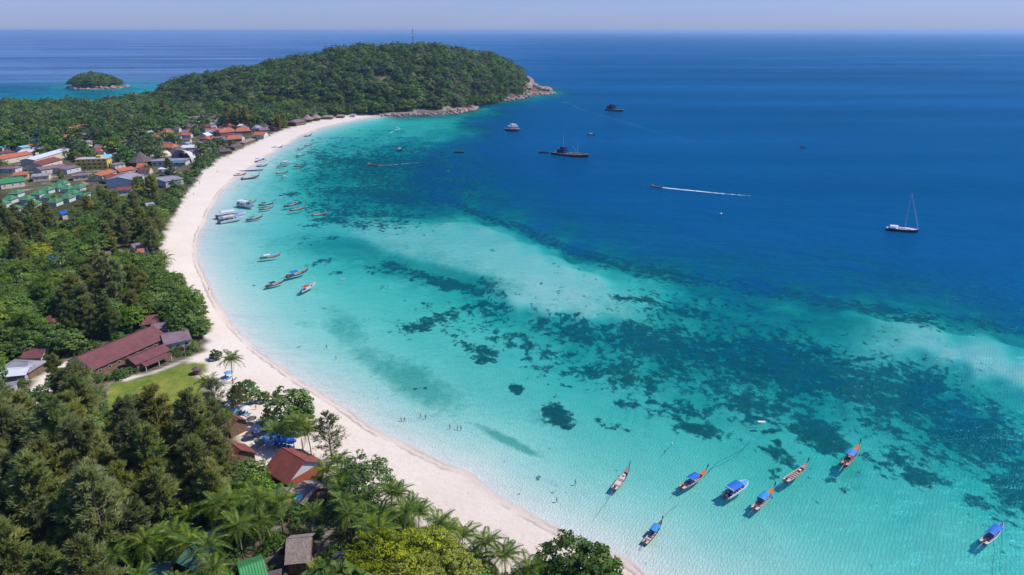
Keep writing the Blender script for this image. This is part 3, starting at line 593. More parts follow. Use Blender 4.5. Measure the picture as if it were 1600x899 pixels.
# ---------------------------------------------------------------- buildings
M = {}
def cm(k, col, **kw): M[k] = mat(k, col, **kw); return M[k]
cm('maroon_roof', (.165, .058, .058), rough=.65, var=.22, scale=.6, dirt=(.10, .05, .045)); cm('rust_roof', (.20, .058, .038), rough=.6, var=.25, scale=.5, dirt=(.11, .045, .035))
cm('orange_roof', (.40, .125, .06), rough=.7, var=.25, scale=.5, dirt=(.25, .11, .07)); cm('grey_roof', (.27, .265, .29), rough=.5, var=.25, scale=.4, dirt=(.16, .15, .16)); cm('mauve_roof', (.20, .135, .15), rough=.6, var=.2, scale=.4, dirt=(.13, .09, .09))
cm('white_roof', (.56, .58, .62), rough=.45, var=.06, scale=.4, dirt=(.5, .5, .52)); cm('green_roof', (.035, .22, .06), rough=.5, var=.15, scale=.5, dirt=(.07, .22, .10)); cm('pale_green_roof', (.055, .20, .085), rough=.7, var=.3, scale=.4, dirt=(.10, .19, .11))
cm('teal_roof', (.085, .21, .18), rough=.6, var=.25, scale=.7, dirt=(.19, .17, .14)); cm('cyan_roof', (.16, .50, .58), rough=.5, var=.12, scale=.5); cm('blue_tarp', (.010, .11, .50), rough=.45, var=.18, scale=1.2)
cm('thatch', (.26, .205, .175), rough=.95, var=.4, scale=2.2, bump=.8, dirt=(.15, .12, .10)); cm('dark_thatch', (.12, .09, .085), rough=.95, var=.35, scale=2, bump=.8)
cm('white_wall', (.56, .55, .53), rough=.8, var=.08, scale=.8, dirt=(.52, .50, .46)); cm('cream_wall', (.60, .53, .40), rough=.85, var=.12, scale=.8); cm('yellow_wall', (.66, .50, .06), rough=.8, var=.12, scale=.8); cm('brick_wall', (.38, .10, .05), rough=.8, var=.2, scale=1.5)
cm('wood_wall', (.20, .12, .07), rough=.85, var=.3, scale=1.5); cm('glass', (.03, .045, .06), rough=.12, var=.2, spec=.6); cm('trim', (.56, .56, .55), rough=.6, var=.08); cm('concrete', (.42, .40, .38), rough=.9, var=.2, scale=.5, dirt=(.28, .26, .25)); cm('dark_inside', (.05, .045, .045), rough=.9)
CLEAR = [(112, 535, 262, 592, 1, Vector((0, 9999)), 0), (150, 248, 215, 300, 2, Vector((0, 9999)), 0), (4, 286, 130, 316, 2, Vector((0, 9999)), 0), (0, 552, 62, 606, 1, Vector((0, 9999)), 0), (366, 628, 470, 706, 1, Vector((0, 9999)), 0), (176, 640, 300, 650, 1, Vector((0, 9999)), 0), (172, 580, 322, 640, 1, Vector((0, 9999)), 0), (318, 640, 345, 652, 1, Vector((0, 9999)), 0)]   # picture boxes of buildings: the trees in front keep clear of most of each
def slab(mb, q, th, m, n=1, amp=0.0):
    """roof slope: corners q = eave0, eave1, ridge1, ridge0; n ribs"""
    a, b, c, d = [Vector(p) for p in q]; nv = (b - a).cross(d - a).normalized()
    if nv.z < 0: nv = -nv
    vs = []
    for i in range(n + 1):
        t = i / n; o = nv * (amp if i % 2 else 0)
        e, r_ = a.lerp(b, t) + o, d.lerp(c, t) + o; vs += [e, r_, e - nv * th, r_ - nv * th]
    fs = []
    for i in range(n):
        k = 4 * i; fs += [(k, k + 4, k + 5, k + 1), (k + 2, k + 3, k + 7, k + 6), (k, k + 2, k + 6, k + 4), (k + 1, k + 5, k + 7, k + 3)]
    fs += [(0, 1, 3, 2), (4 * n, 4 * n + 2, 4 * n + 3, 4 * n + 1)]
    return mb.add(vs, fs, m)
def window(t, x, y, z, rz, wd, hg, fr=None):
    mb = MB(); mb.box(-wd / 2, wd / 2, -.06, .04, -hg / 2, hg / 2, fr or M['trim'])
    w_ = link('window', mb.mesh('window'), t, (x, y, z), (0, 0, rz))
    g = MB().box(-wd / 2 + .09, wd / 2 - .09, -.075, -.065, -hg / 2 + .09, hg / 2 - .09, M['glass']); link('pane', g.mesh('pane'), w_)
def gable(label, a, b, half, ridge, eave, roof, wall, name='house', cat='house', group=None, hip=0.0, ribs=0, windows=0, over=.6, gablem=None, porch=False, clear=1.0, base=None):
    """a, b: picture points of the ridge ends; half width, ridge and eave heights above the ground"""
    g0 = G((a[0] + b[0]) / 2, (a[1] + b[1]) / 2 + 8); g = gz(g0.x, g0.y) if base is None else base
    A, B = P(a[0], a[1], g + ridge), P(b[0], b[1], g + ridge)
    if A.x > B.x: A, B = B, A
    c = (A + B) / 2; d = B - A; Lr = max(d.length, .8); rz = math.atan2(d.y, d.x)
    t = thing(name, label, cat, (c.x, c.y, g - .1), rz, group)
    hx_, hw = Lr / 2 + hip, half - over
    zr, ze = ridge + .1, eave + .1
    wm_ = M[wall]; mb = MB(); hl = Lr / 2 + hip - over - .05
    sl = (zr - ze) / half; zt = ze + sl * over - .16
    mb.box(-hl, hl, -hw, hw, 0, zt, wm_)
    if hip < .1:
        for s in (-1, 1):
            x = s * hl; mb.add([(x, -hw, zt), (x, hw, zt), (x, 0, zr - .2), (x - s * .25, -hw, zt), (x - s * .25, hw, zt), (x - s * .25, 0, zr - .2)], [(0, 1, 2), (5, 4, 3), (0, 2, 5, 3), (1, 4, 5, 2)], gablem and M[gablem] or wm_)
    link('wall', mb.mesh('wall'), t)
    rm = M[roof]; n = max(1, int((Lr + 2 * hip) / .55) * 2) if ribs else 1; amp = .05 if ribs else 0
    for s in (-1, 1):
        m2 = MB(); slab(m2, [(-hx_, s * half, ze), (hx_, s * half, ze), (Lr / 2, 0, zr), (-Lr / 2, 0, zr)], .12, rm, n, amp)
        link('roof_slope', m2.mesh('roof_slope'), t)
    if hip > .1:
        for s in (-1, 1):
            m2 = MB(); slab(m2, [(s * hx_, -half, ze), (s * hx_, half, ze), (s * Lr / 2, .02, zr), (s * Lr / 2, -.02, zr)], .12, rm); link('roof_end', m2.mesh('roof_end'), t)
    m2 = MB(); m2.tube([(-Lr / 2, 0, zr + .03), (Lr / 2, 0, zr + .03)], .11, 6, rm); link('ridge_cap', m2.mesh('ridge_cap'), t)
    if windows:
        for s in (-1, 1):
            for i in range(windows):
                x = -hl + 2 * hl * (i + .5) / windows; window(t, x, s * hw, max(1.3, zt * .55), 0 if s < 0 else math.pi, min(1.2, hl / windows), 1.1)
        dm = MB().box(-.45, .45, -.06, .05, 0, 2.0, M['wood_wall']); link('door', dm.mesh('door'), t, (hl, 0, .05), (0, 0, R(90)))
    if porch:
        m2 = MB(); slab(m2, [(-hl * .8, -half - 2.6, ze - .9), (hl * .8, -half - 2.6, ze - .9), (hl * .8, -hw, ze - .1), (-hl * .8, -hw, ze - .1)], .1, rm, n if ribs else 1, amp); link('porch_roof', m2.mesh('porch_roof'), t)
        k = max(3, int(hl / 2.5))
        for i in range(k):
            x = -hl * .78 + 2 * hl * .78 * i / (k - 1); link('porch_post', MB().box(-.09, .09, -.09, .09, 0, ze - .95, M['trim']).mesh('porch_post'), t, (x, -half - 2.45, 0))
    pp = [pix(*(t_ := Matrix.Rotation(rz, 3, 'Z') @ Vector((x, y, 0)) + Vector((c.x, c.y, 0))).xy, g + z) for x, y, z in ((-hx_, -half, eave), (hx_, -half, eave), (hx_, half, eave), (-hx_, half, eave), (-Lr / 2, 0, ridge), (Lr / 2, 0, ridge))]
    xs, ys = [p[0] for p in pp], [p[1] for p in pp]
    CLEAR.append((min(xs), min(ys), max(xs), max(ys), clear, c.xy.copy(), max(hx_, half)))
    return t
def cone_hut(label, p, rad, top, eave, roof, wall, name='thatched_hut', cat='hut', group=None, sides=10, clear=.8):
    g0 = G(*p); t = thing(name, label, cat, (g0.x, g0.y, g0.z - .1), 0, group)
    link('wall', MB().tube([(0, 0, 0), (0, 0, eave + .3)], [rad * .72] * 2, sides, M[wall]).mesh('wall'), t)
    mb = MB(); mb.tube([(0, 0, eave), (0, 0, eave + .12), (0, 0, eave + (top - eave) * .5), (0, 0, top)], [rad, rad * 1.01, rad * .46, .08], sides, M[roof]); link('roof', mb.mesh('roof'), t)
    x, y = pix(g0.x, g0.y, g0.z + eave); k = F / math.hypot(g0.y, CH); CLEAR.append((x - rad * k, y - (top - eave) * k, x + rad * k, y + rad * k * .3, clear, g0.xy.copy(), rad)); return t

# the beach resort in front of the lawn
gable('long low maroon-roofed resort hall stretching beside the green lawn', (120, 559), (240, 509), 8.2, 6.6, 3.3, 'maroon_roof', 'wood_wall', 'resort_hall', 'resort', ribs=1, windows=8, porch=False, gablem='white_wall')
gable('lower maroon-roofed verandah wing on the lawn side of the long resort hall', (200, 561), (256, 538), 4.2, 4.6, 3.1, 'maroon_roof', 'wood_wall', 'verandah_wing', 'resort', ribs=1, windows=4, porch=True)
gable('mauve-roofed beach end of the resort with a white fascia, under the big almond tree', (251, 524), (294, 515), 6.6, 5.0, 3.2, 'mauve_roof', 'white_wall', 'beach_wing', 'resort', ribs=1, windows=3)
gable('small mauve roof with white edge between the resort hall and the beach wing', (236, 506), (266, 503), 3.6, 5.2, 3.9, 'mauve_roof', 'white_wall', 'link_building', 'resort', ribs=1, windows=2)
gable('brown-roofed building behind the resort hall half hidden by the tall casuarinas', (216, 496), (247, 491), 5.0, 5.6, 3.6, 'maroon_roof', 'wood_wall', 'rear_building', 'resort', ribs=1, windows=3)
gable('small square brown-roofed house standing alone left of the resort hall', (38, 546), (72, 545), 4.0, 5.0, 3.0, 'maroon_roof', 'cream_wall', group=None, ribs=1, windows=2)
gable('low grey weathered hip-roofed house at the left edge below the small brown house', (18, 564), (44, 565), 5.0, 4.8, 2.8, 'grey_roof', 'wood_wall', hip=3.5, windows=2)
gable('bright white sheet-metal roofed shed at the left edge', (-14, 580), (46, 574), 4.2, 4.2, 3.2, 'white_roof', 'concrete', 'shed', 'shed', ribs=1)
gable('grey-walled annex below the white shed at the left edge', (-20, 606), (26, 598), 3.0, 3.4, 2.8, 'grey_roof', 'concrete', 'shed', 'shed')
# houses among the palms
gable('house with ribbed rust-red roof, white gable and orange front wall by the beach sunbeds', (439, 699), (477, 721), 6.4, 8.2, 4.2, 'rust_roof', 'brick_wall', ribs=1, windows=3, gablem='white_wall')
gable('rust-red roofed house left of the sunbeds, under a casuarina', (356, 688), (375, 703), 4.8, 7.0, 3.4, 'rust_roof', 'wood_wall', ribs=1, windows=2)
gable('red roof peeking out of the casuarinas at the edge of the sandy clearing', (357, 646), (372, 654), 3.4, 6.0, 3.4, 'rust_roof', 'wood_wall', ribs=1, windows=2, clear=0)
gable('rusty red roof deep among the casuarinas', (262, 680), (286, 684), 3.6, 6.0, 3.6, 'rust_roof', 'wood_wall', ribs=1, clear=0)
gable('pinkish weathered roof among the casuarinas above the palms', (258, 742), (284, 738), 3.4, 5.2, 3.2, 'mauve_roof', 'wood_wall', ribs=1, clear=0)
gable('pale grey shack under the casuarinas left of the palms', (292, 762), (312, 768), 2.4, 3.6, 2.4, 'grey_roof', 'concrete', clear=0)
gable('thatched lean-to house below the orange front of the rust-red house', (470, 752), (494, 764), 4.6, 5.2, 3.0, 'thatch', 'wood_wall', 'thatched_house', 'house', windows=2)
gable('brown thatched house beside the dense round tree, with a small turquoise awning', (437, 762), (456, 772), 3.8, 5.2, 3.0, 'thatch', 'wood_wall', 'thatched_house', 'house')
gable('little turquoise roof between two thatched houses', (462, 768), (474, 774), 1.6, 4.0, 3.2, 'cyan_roof', 'cream_wall', 'hut', 'hut')
gable('large thatched house at the bottom among palms, next to the bright green roof', (447, 842), (487, 838), 5.0, 6.8, 3.6, 'thatch', 'wood_wall', 'thatched_house', 'house', windows=2)
gable('small thatched roof right of the large thatched house, under palms', (520, 866), (536, 868), 2.8, 4.6, 3.0, 'thatch', 'wood_wall', 'thatched_hut', 'hut')
gable('bright green metal-roofed bungalow at the bottom edge', (372, 888), (412, 874), 5.0, 6.4, 3.8, 'green_roof', 'wood_wall', 'bungalow', 'house', ribs=1, windows=2)
gable('pale teal-edged roof beneath the palms, left of the green bungalow', (290, 852), (322, 868), 3.6, 5.2, 3.4, 'teal_roof', 'wood_wall', 'bungalow', 'house', ribs=1)
gable('second teal bungalow roof at the bottom edge among palms', (232, 888), (266, 884), 3.4, 5.0, 3.4, 'teal_roof', 'wood_wall', 'bungalow', 'house', ribs=1)
gable('brown tin roof shaded by palms above the teal bungalows', (318, 834), (348, 830), 3.2, 5.0, 3.2, 'mauve_roof', 'wood_wall', 'bungalow', 'house', ribs=1)
gable('dark tarred roof hidden among palms right of the green bungalow', (414, 902), (440, 896), 3.2, 4.4, 3.0, 'dark_thatch', 'wood_wall', 'bungalow', 'house')
# middle of the village
gable('red-brown roof by the shore trees above the big casuarina clump', (204, 382), (226, 377), 4.4, 6, 3.6, 'mauve_roof', 'white_wall', windows=2)
gable('little orange roof at the head of the beach behind the almond trees', (214, 389), (226, 388), 3.6, 5, 3.2, 'orange_roof', 'cream_wall')
gable('long grey flat-pitched roof behind the big casuarina clump', (156, 394), (200, 390), 5.0, 5, 3.6, 'mauve_roof', 'white_wall', windows=3)
gable('pink and white roofed cottage left of the big casuarina clump', (106, 403), (126, 402), 4.2, 5, 3.4, 'mauve_roof', 'white_wall')
gable('blue tarpaulin-roofed shelter among the dark trees', (74, 404), (98, 396), 2.8, 4.6, 3.2, 'blue_tarp', 'white_wall', 'shelter', 'shelter')
gable('blue-roofed hut near the grassy clearing', (92, 331), (104, 329), 3.2, 5.4, 4, 'blue_tarp', 'white_wall', 'hut', 'hut')
gable('small tan roof at the edge of the grassy clearing', (80, 378), (92, 376), 3, 4.4, 3, 'mauve_roof', 'cream_wall', 'hut', 'hut')
gable('small brown pyramid-roofed pavilion left of the big casuarina clump', (74, 493), (78, 493), 3.2, 5.2, 3.0, 'maroon_roof', 'wood_wall', 'pavilion', 'pavilion', hip=3.0)
gable('grey roof beside the shore shrubs', (226, 318), (240, 316), 4, 5.5, 4, 'grey_roof', 'white_wall')
# the village
V = [('long white-roofed warehouse in the village', (41, 248), (94, 233), 7, 7.5, 6, 'white_roof', 'cream_wall', 0, 6), ('long red-roofed row house left of the white warehouse', (-8, 245), (42, 236), 7, 7.5, 5, 'orange_roof', 'cream_wall', 0, 5),
     ('maroon-roofed hall beside the long white warehouse', (50, 254), (84, 245), 8, 7.5, 5, 'rust_roof', 'cream_wall', 0, 4), ('mauve-grey roofed block in front of the maroon hall', (56, 262), (98, 256), 8, 6, 4.6, 'mauve_roof', 'cream_wall', 0, 4),
     ('flat pinkish roof left of the yellow hotel', (92, 263), (116, 258), 8, 5, 4.2, 'mauve_roof', 'white_wall', 0, 2), ('orange-tiled roof at the left edge of the village', (20, 270), (44, 268), 7, 5.5, 4, 'orange_roof', 'cream_wall', 0, 2),
     ('grey roof between orange-tiled roofs at the village edge', (50, 272), (78, 270), 7, 5.5, 4.2, 'grey_roof', 'cream_wall', 0, 2), ('faded brown roof above the green bungalows', (112, 272), (138, 270), 6, 5, 4, 'mauve_roof', 'cream_wall', 0, 2),
     ('large green hall roof at the left edge', (-6, 281), (34, 276), 7, 7, 4.4, 'green_roof', 'cream_wall', 0, 3), ('pinkish-orange long roof right below the yellow hotel', (146, 272), (172, 264), 7, 6.5, 4.6, 'orange_roof', 'cream_wall', 0, 3),
     ('orange roof between the yellow hotel and the cone roof', (180, 264), (206, 260), 6, 6.5, 4.6, 'orange_roof', 'cream_wall', 0, 3), ('wide maroon roof below the orange one in the village centre', (162, 274), (212, 268), 7, 6.5, 4.4, 'rust_roof', 'cream_wall', 0, 4),
     ('big two-storey grey-roofed hall with white walls behind the dark casuarinas', (184, 277), (204, 269), 11, 9, 6.6, 'grey_roof', 'white_wall', 0, 4), ('red-brown roof directly below the big grey-roofed hall', (182, 293), (206, 291), 6, 6, 4.4, 'rust_roof', 'white_wall', 0, 3),
     ('wide flat grey roof near the beach right of the dark casuarinas', (246, 280), (276, 275), 11, 6, 5.2, 'grey_roof', 'concrete', 0, 3), ('bright cyan metal roof above the yellow hotel', (150, 243), (174, 241), 5, 6, 4.6, 'cyan_roof', 'cream_wall', 0, 2),
     ('grey roof right of the cyan roof', (172, 256), (190, 253), 6, 5, 4, 'mauve_roof', 'cream_wall', 0, 2), ('orange roof of the yellow two-storey inn at the forest edge', (100, 198), (136, 194), 9, 10.5, 7.4, 'orange_roof', 'yellow_wall', 0, 5),
     ('small red roof below the yellow inn', (97, 211), (108, 210), 6, 6, 4, 'orange_roof', 'cream_wall', 0, 1), ('grey shed roof right of the yellow inn', (124, 209), (144, 205), 6, 6, 4.6, 'mauve_roof', 'white_wall', 0, 2),
     ('pale grey roof left of the yellow inn', (70, 203), (88, 201), 7, 6, 4.6, 'grey_roof', 'cream_wall', 0, 2), ('small white roof in the forest right of the yellow inn', (150, 194), (170, 191), 6, 6, 5, 'grey_roof', 'white_wall', 0, 2),
     ('pink roof among the trees above the village', (193, 192), (210, 190), 7, 7, 5, 'orange_roof', 'white_wall', 0, 2), ('blue roof among trees left of the village', (50, 217), (62, 214), 5, 7, 5, 'blue_tarp', 'white_wall', 0, 1), ('white-walled house with bluish roof at the forest edge', (40, 211), (56, 208), 5, 6, 5, 'grey_roof', 'white_wall', 0, 2),
     ('turquoise roof at the left edge', (-4, 229), (10, 227), 6, 6, 5, 'cyan_roof', 'cream_wall', 0, 1), ('turquoise roof right of the one on the left edge', (28, 229), (42, 227), 6, 6, 5, 'cyan_roof', 'cream_wall', 0, 1), ('maroon roof at the left edge below the turquoise roof', (-6, 238), (16, 235), 6, 6, 4.6, 'rust_roof', 'cream_wall', 0, 2),
     ('bluish-grey roof left of the festival stage', (194, 234), (214, 231), 7, 6, 4.6, 'grey_roof', 'cream_wall', 0, 2), ('dark brown roof behind the festival stage', (234, 229), (256, 227), 7, 7, 4.6, 'dark_thatch', 'wood_wall', 0, 2), ('orange roof in the trees above the bluish-grey roof', (200, 221), (214, 219), 6, 6, 4.6, 'orange_roof', 'cream_wall', 0, 2),
     ('small orange roof in the trees behind the stage', (266, 215), (277, 213), 5, 6, 4.6, 'orange_roof', 'cream_wall', 0, 1), ('long purple-roofed hotel wing at the foot of the hill', (284, 184), (318, 180), 9, 9, 6, 'mauve_roof', 'white_wall', 0, 6), ('purple roof right of the long hotel wing under the hill', (323, 182), (342, 178), 8, 9, 6, 'mauve_roof', 'white_wall', 0, 3),
     ('large orange-brown roof above the beach, left of its twin', (341, 202), (361, 200), 10, 8, 4.6, 'orange_roof', 'wood_wall', 3, 3), ('large orange-brown roof above the beach, right of its twin', (370, 200), (386, 199), 9, 8, 4.6, 'orange_roof', 'wood_wall', 3, 3), ('bright orange hip roof one row nearer the beach', (356, 212), (372, 211), 9, 8, 4.6, 'orange_roof', 'wood_wall', 3, 3),
     ('purple-grey hip roof left of the bright orange one', (336, 214), (350, 213), 9, 8, 4.6, 'mauve_roof', 'wood_wall', 3, 2), ('orange roof at the far left of the beach-front row', (320, 214), (330, 212), 7, 7, 4.6, 'orange_roof', 'wood_wall', 2, 2), ('grey thatched beach bar nearest the camera', (344, 233), (358, 232), 6, 5, 3, 'dark_thatch', 'wood_wall', 2, 2),
     ('grey thatched beach bar just beyond the nearest one', (360, 227), (372, 224), 6, 5, 3, 'dark_thatch', 'wood_wall', 2, 2), ('low brown beach shelter beyond the grey bars', (376, 221), (392, 216), 5, 4.6, 3, 'thatch', 'wood_wall', 2, 2), ('vivid orange tiled restaurant with a white end wall on the beach', (398, 206), (416, 206), 8, 7, 4.2, 'orange_roof', 'white_wall', 0, 3),
     ('mauve roof behind the vivid orange restaurant', (404, 200), (416, 199), 8, 7, 4.6, 'mauve_roof', 'wood_wall', 2, 2), ('pinkish roof right of the mauve one under the casuarina', (424, 196), (432, 195), 7, 7, 4.6, 'orange_roof', 'wood_wall', 2, 2), ('purple hip roof right of the great dark casuarina clump', (414, 176), (424, 174), 11, 9, 5.6, 'mauve_roof', 'white_wall', 4, 3),
     ('long purple hip roof with a white end at the hill foot', (432, 175), (448, 174), 12, 9, 5.6, 'mauve_roof', 'white_wall', 4, 4), ('brown roof behind the beach short of the thatched peaks', (456, 188), (468, 186), 9, 7, 4.4, 'mauve_roof', 'wood_wall', 3, 2), ('low thatched roof beyond the twin thatched peaks', (506, 180), (518, 180), 7, 5.5, 3.4, 'thatch', 'wood_wall', 2, 2),
     ('small brown hut where the beach ends', (528, 179), (536, 179), 6, 5, 3.2, 'thatch', 'wood_wall', 2, 1), ('white hut at the very end of the beach below the hill', (548, 178), (556, 178), 5, 5, 3.4, 'grey_roof', 'white_wall', 0, 1), ('small pavilion on the far shore seen over the forest', (200, 146), (208, 146), 7, 7, 4.6, 'mauve_roof', 'wood_wall', 3, 1), ('low house on the far shore near the islet', (164, 150), (176, 150), 7, 6, 4.4, 'mauve_roof', 'cream_wall', 0, 2),
     ('grey roof among trees left below the stage', (176, 247), (186, 246), 5, 5, 4, 'grey_roof', 'cream_wall', 0, 1), ('brown roof squeezed behind the yellow hotel', (116, 244), (130, 243), 5, 5.5, 4.4, 'rust_roof', 'cream_wall', 0, 1), ('tan roof below the festival stage by the shore shrubs', (250, 262), (272, 262), 5, 4.6, 4, 'white_roof', 'concrete', 0, 1)]
for lb, a, b, hf, rg_, ev, rf, wl_, hp, wn_ in V:
    gable(lb, a, b, hf, rg_, ev, rf, wl_, 'village_building', 'building', hip=hp, windows=min(wn_, 3), clear=.9)
gb = [(14, 305), (2, 312), (24, 296), (40, 305), (58, 297), (72, 291), (74, 302), (88, 287), (96, 281), (103, 289), (112, 296), (104, 303), (121, 288), (84, 309), (128, 298), (50, 312), (20, 320)]
rw = ['back', 'middle', 'front']
for i, (x, y) in enumerate(gb):
    nb = sorted(gb); k = nb.index((x, y)) + 1
    od = ['first', 'second', 'third', 'fourth', 'fifth', 'sixth', 'seventh', 'eighth', 'ninth', 'tenth', 'eleventh', 'twelfth', 'thirteenth', 'fourteenth', 'fifteenth', 'sixteenth', 'seventeenth'][k - 1]
    gable(f'green hip-roofed bungalow, {od} from the left in the green-roofed cluster', (x - 2, y), (x + 3, y), 4.6, 5.6, 3.0, 'pale_green_roof', 'white_wall', 'bungalow', 'bungalow', 'green-roofed bungalow cluster', hip=2.6, clear=.3)
cone_hut('tall dark cone-roofed hall next to the festival stage', (222, 258), 11, 13, 4, 'dark_thatch', 'wood_wall', 'cone_hall', 'hall')
cone_hut('thatched peak on the beach, left of the pair', (481, 190), 9, 10, 3.4, 'thatch', 'wood_wall', group='twin thatched peaks on the beach')
cone_hut('thatched peak on the beach, right of the pair', (493, 188), 9, 10.5, 3.4, 'thatch', 'wood_wall', group='twin thatched peaks on the beach')
cone_hut('round thatched parasol hut on the lawn corner near the lone palm', (309, 584), 1.9, 3.2, 2.0, 'dark_thatch', 'wood_wall', 'thatched_parasol', 'hut')
# yellow hotel
g0 = G(143, 266); t = thing('yellow_hotel', 'three-storey yellow hotel with balconies and a flat grey roof', 'hotel', (g0.x, g0.y + 6, g0.z - .1), R(9))
link('wall', MB().box(-13, 13, -5, 5, 0, 9.6, M['yellow_wall']).mesh('wall'), t); link('roof', MB().box(-13.6, 13.6, -5.6, 5.6, 9.603, 9.9, M['concrete']).mesh('roof'), t)
link('stair_tower', MB().box(3, 7, -1, 3, 9.903, 12, M['yellow_wall']).mesh('stair_tower'), t)
for fl in range(3):
    bb = MB().box(-13, 13, -6.2, -5.003, fl * 3.2 + .1, fl * 3.2 + .3, M['concrete']); bb.box(-13, 13, -6.2, -6.1, fl * 3.2 + .3, fl * 3.2 + 1.2, M['yellow_wall']); link('balcony', bb.mesh('balcony'), t)
    for i in range(6): window(t, -10.8 + i * 4.3, -5.003, fl * 3.2 + 1.9, 0, 1.7, 1.8)
    for i in range(2): window(t, 13.003, -2.4 + i * 4.6, fl * 3.2 + 1.9, R(90), 1.4, 1.4)
CLEAR.append((120, 244, 166, 266, 1, Vector((g0.x, g0.y + 6)), 14))
# festival stage under a white arch
g0 = G(286, 252); t = thing('festival_stage', 'white arched shell roof of the open-air stage behind the beach', 'stage', (g0.x, g0.y, g0.z - .1), R(-14))
mb = MB(); N = 18; Ra = 11.5
for i in range(N):
    a0, a1 = math.pi * i / N, math.pi * (i + 1) / N
    for (ra, rb, y0, y1) in ((Ra, Ra - .5, -2.2, 0), (Ra - .5, Ra - 3.2, 0, 9)):
        q = [(math.cos(a) * r_, y, math.sin(a) * r_) for r_, y in ((ra, y0), (rb, y1)) for a in (a0, a1)]
        q2 = [(math.cos(a) * (r_ - .35), y, math.sin(a) * (r_ - .35)) for r_, y in ((ra, y0), (rb, y1)) for a in (a0, a1)]
        mb.add(q + q2, [(0, 1, 3, 2), (6, 7, 5, 4), (0, 4, 5, 1), (2, 3, 7, 6)], M['trim'])
link('arch_shell', mb.mesh('arch_shell', smooth=True), t); link('stage_floor', MB().box(-9, 9, -1, 8, 0, 1.2, M['concrete']).mesh('stage_floor'), t); link('backdrop', MB().box(-8, 8, 6, 6.3, 1.203, 6.5, M['dark_inside']).mesh('backdrop'), t)
link('banner', MB().box(-4, 4, 5.7, 5.9, 3, 5.4, M['orange_roof']).mesh('banner'), t)
CLEAR.append((264, 230, 305, 252, 1, g0.xy.copy(), 14))
g0 = G(255, 245); t = thing('sand_dome', 'tan half-dome pavilion left of the white arch', 'pavilion', (g0.x, g0.y, g0.z - .1), 0)
mb = MB(); mb.tube([(0, 0, 7 * math.sin(q)) for q in (0, .3, .6, .9, 1.2, 1.5)], [8 * math.cos(q) for q in (0, .3, .6, .9, 1.2, 1.5)], 14, M['cream_wall']); link('dome', mb.mesh('dome', smooth=True), t)
link('doorway', MB().box(-1.5, 1.5, -7.95, -7.0, 0, 2.6, M['dark_inside']).mesh('doorway'), t); CLEAR.append((243, 236, 266, 248, 1, g0.xy.copy(), 9))
g0 = G(266, 258); t = thing('plaza_roof', 'broad pale grey flat roof with blue awning in front of the stage', 'building', (g0.x, g0.y + 2, g0.z - .1), R(6))
link('wall', MB().box(-15, 15, -6, 6, 0, 4.4, M['white_wall']).mesh('wall'), t); link('roof', MB().box(-16, 16, -7, 7, 4.403, 4.8, M['grey_roof']).mesh('roof'), t); link('awning', MB().box(4, 15, -10, -7.01, 3.6, 3.8, M['cyan_roof']).mesh('awning'), t)
for i in range(6): window(t, -12.5 + 5 * i, -6.003, 2.2, 0, 2.4, 1.6)
CLEAR.append((240, 246, 300, 262, 1, g0.xy.copy(), 16))
g0 = G(60, 486); t = thing('white_dome_tent', 'small white shade sail stretched over a garden left of the casuarinas', 'canopy', (g0.x, g0.y, g0.z), R(20))
mb = MB(); mb.tube([(0, 0, 2.6), (0, 0, 2.75), (0, 0, 3.5), (0, 0, 3.8)], [2.9, 2.8, 1.4, .1], 12, M['trim']); link('canopy', mb.mesh('canopy', smooth=True), t, scale=(1.3, .7, 1))
for a in (0, 1.57, 3.14, 4.71): link('pole', MB().box(-.05, .05, -.05, .05, 0, 2.7, M['trim']).mesh('pole'), t, (math.cos(a) * 2.2, math.sin(a) * 1.3, 0))
CLEAR.append((46, 477, 68, 488, 1, g0.xy.copy(), 3))

# ---------------------------------------------------------------- boats
cm('grey_wood', (.30, .25, .24), rough=.85, var=.3, scale=2, dirt=(.17, .13, .12)); cm('brown_wood', (.17, .085, .055), rough=.7, var=.3, scale=2); cm('dark_hull', (.03, .028, .04), rough=.5, var=.2); cm('orange_paint', (.62, .20, .03), rough=.5, var=.15, scale=2)
cm('boat_white', (.60, .60, .62), rough=.35, var=.05); cm('navy', (.012, .03, .10), rough=.4, var=.2); cm('blue_canvas', (.012, .12, .46), rough=.7, var=.25, scale=1.5, dirt=(.04, .16, .40)); cm('faded_blue', (.035, .19, .46), rough=.75, var=.25, scale=1.5, dirt=(.14, .26, .42)); cm('sky_blue', (.02, .22, .50), rough=.7, var=.2, scale=1.5, dirt=(.10, .26, .42)); cm('light_blue', (.13, .33, .58), rough=.5, var=.1); cm('pink_wood', (.42, .25, .22), rough=.7, var=.2, scale=2)
cm('engine_metal', (.12, .12, .12), rough=.4, metal=.5); cm('green_cloth', (.015, .07, .045), rough=.9); cm('red_paint', (.42, .05, .03), rough=.5, var=.15); cm('pale_deck', (.50, .43, .40), rough=.8, var=.18, scale=2); cm('rope', (.30, .27, .2), rough=.9); cm('foam', (.82, .86, .88), rough=.9, var=.05)
cm('teal_paint', (.04, .22, .22), rough=.5, var=.15); cm('window_dark', (.02, .03, .04), rough=.15, spec=.6)
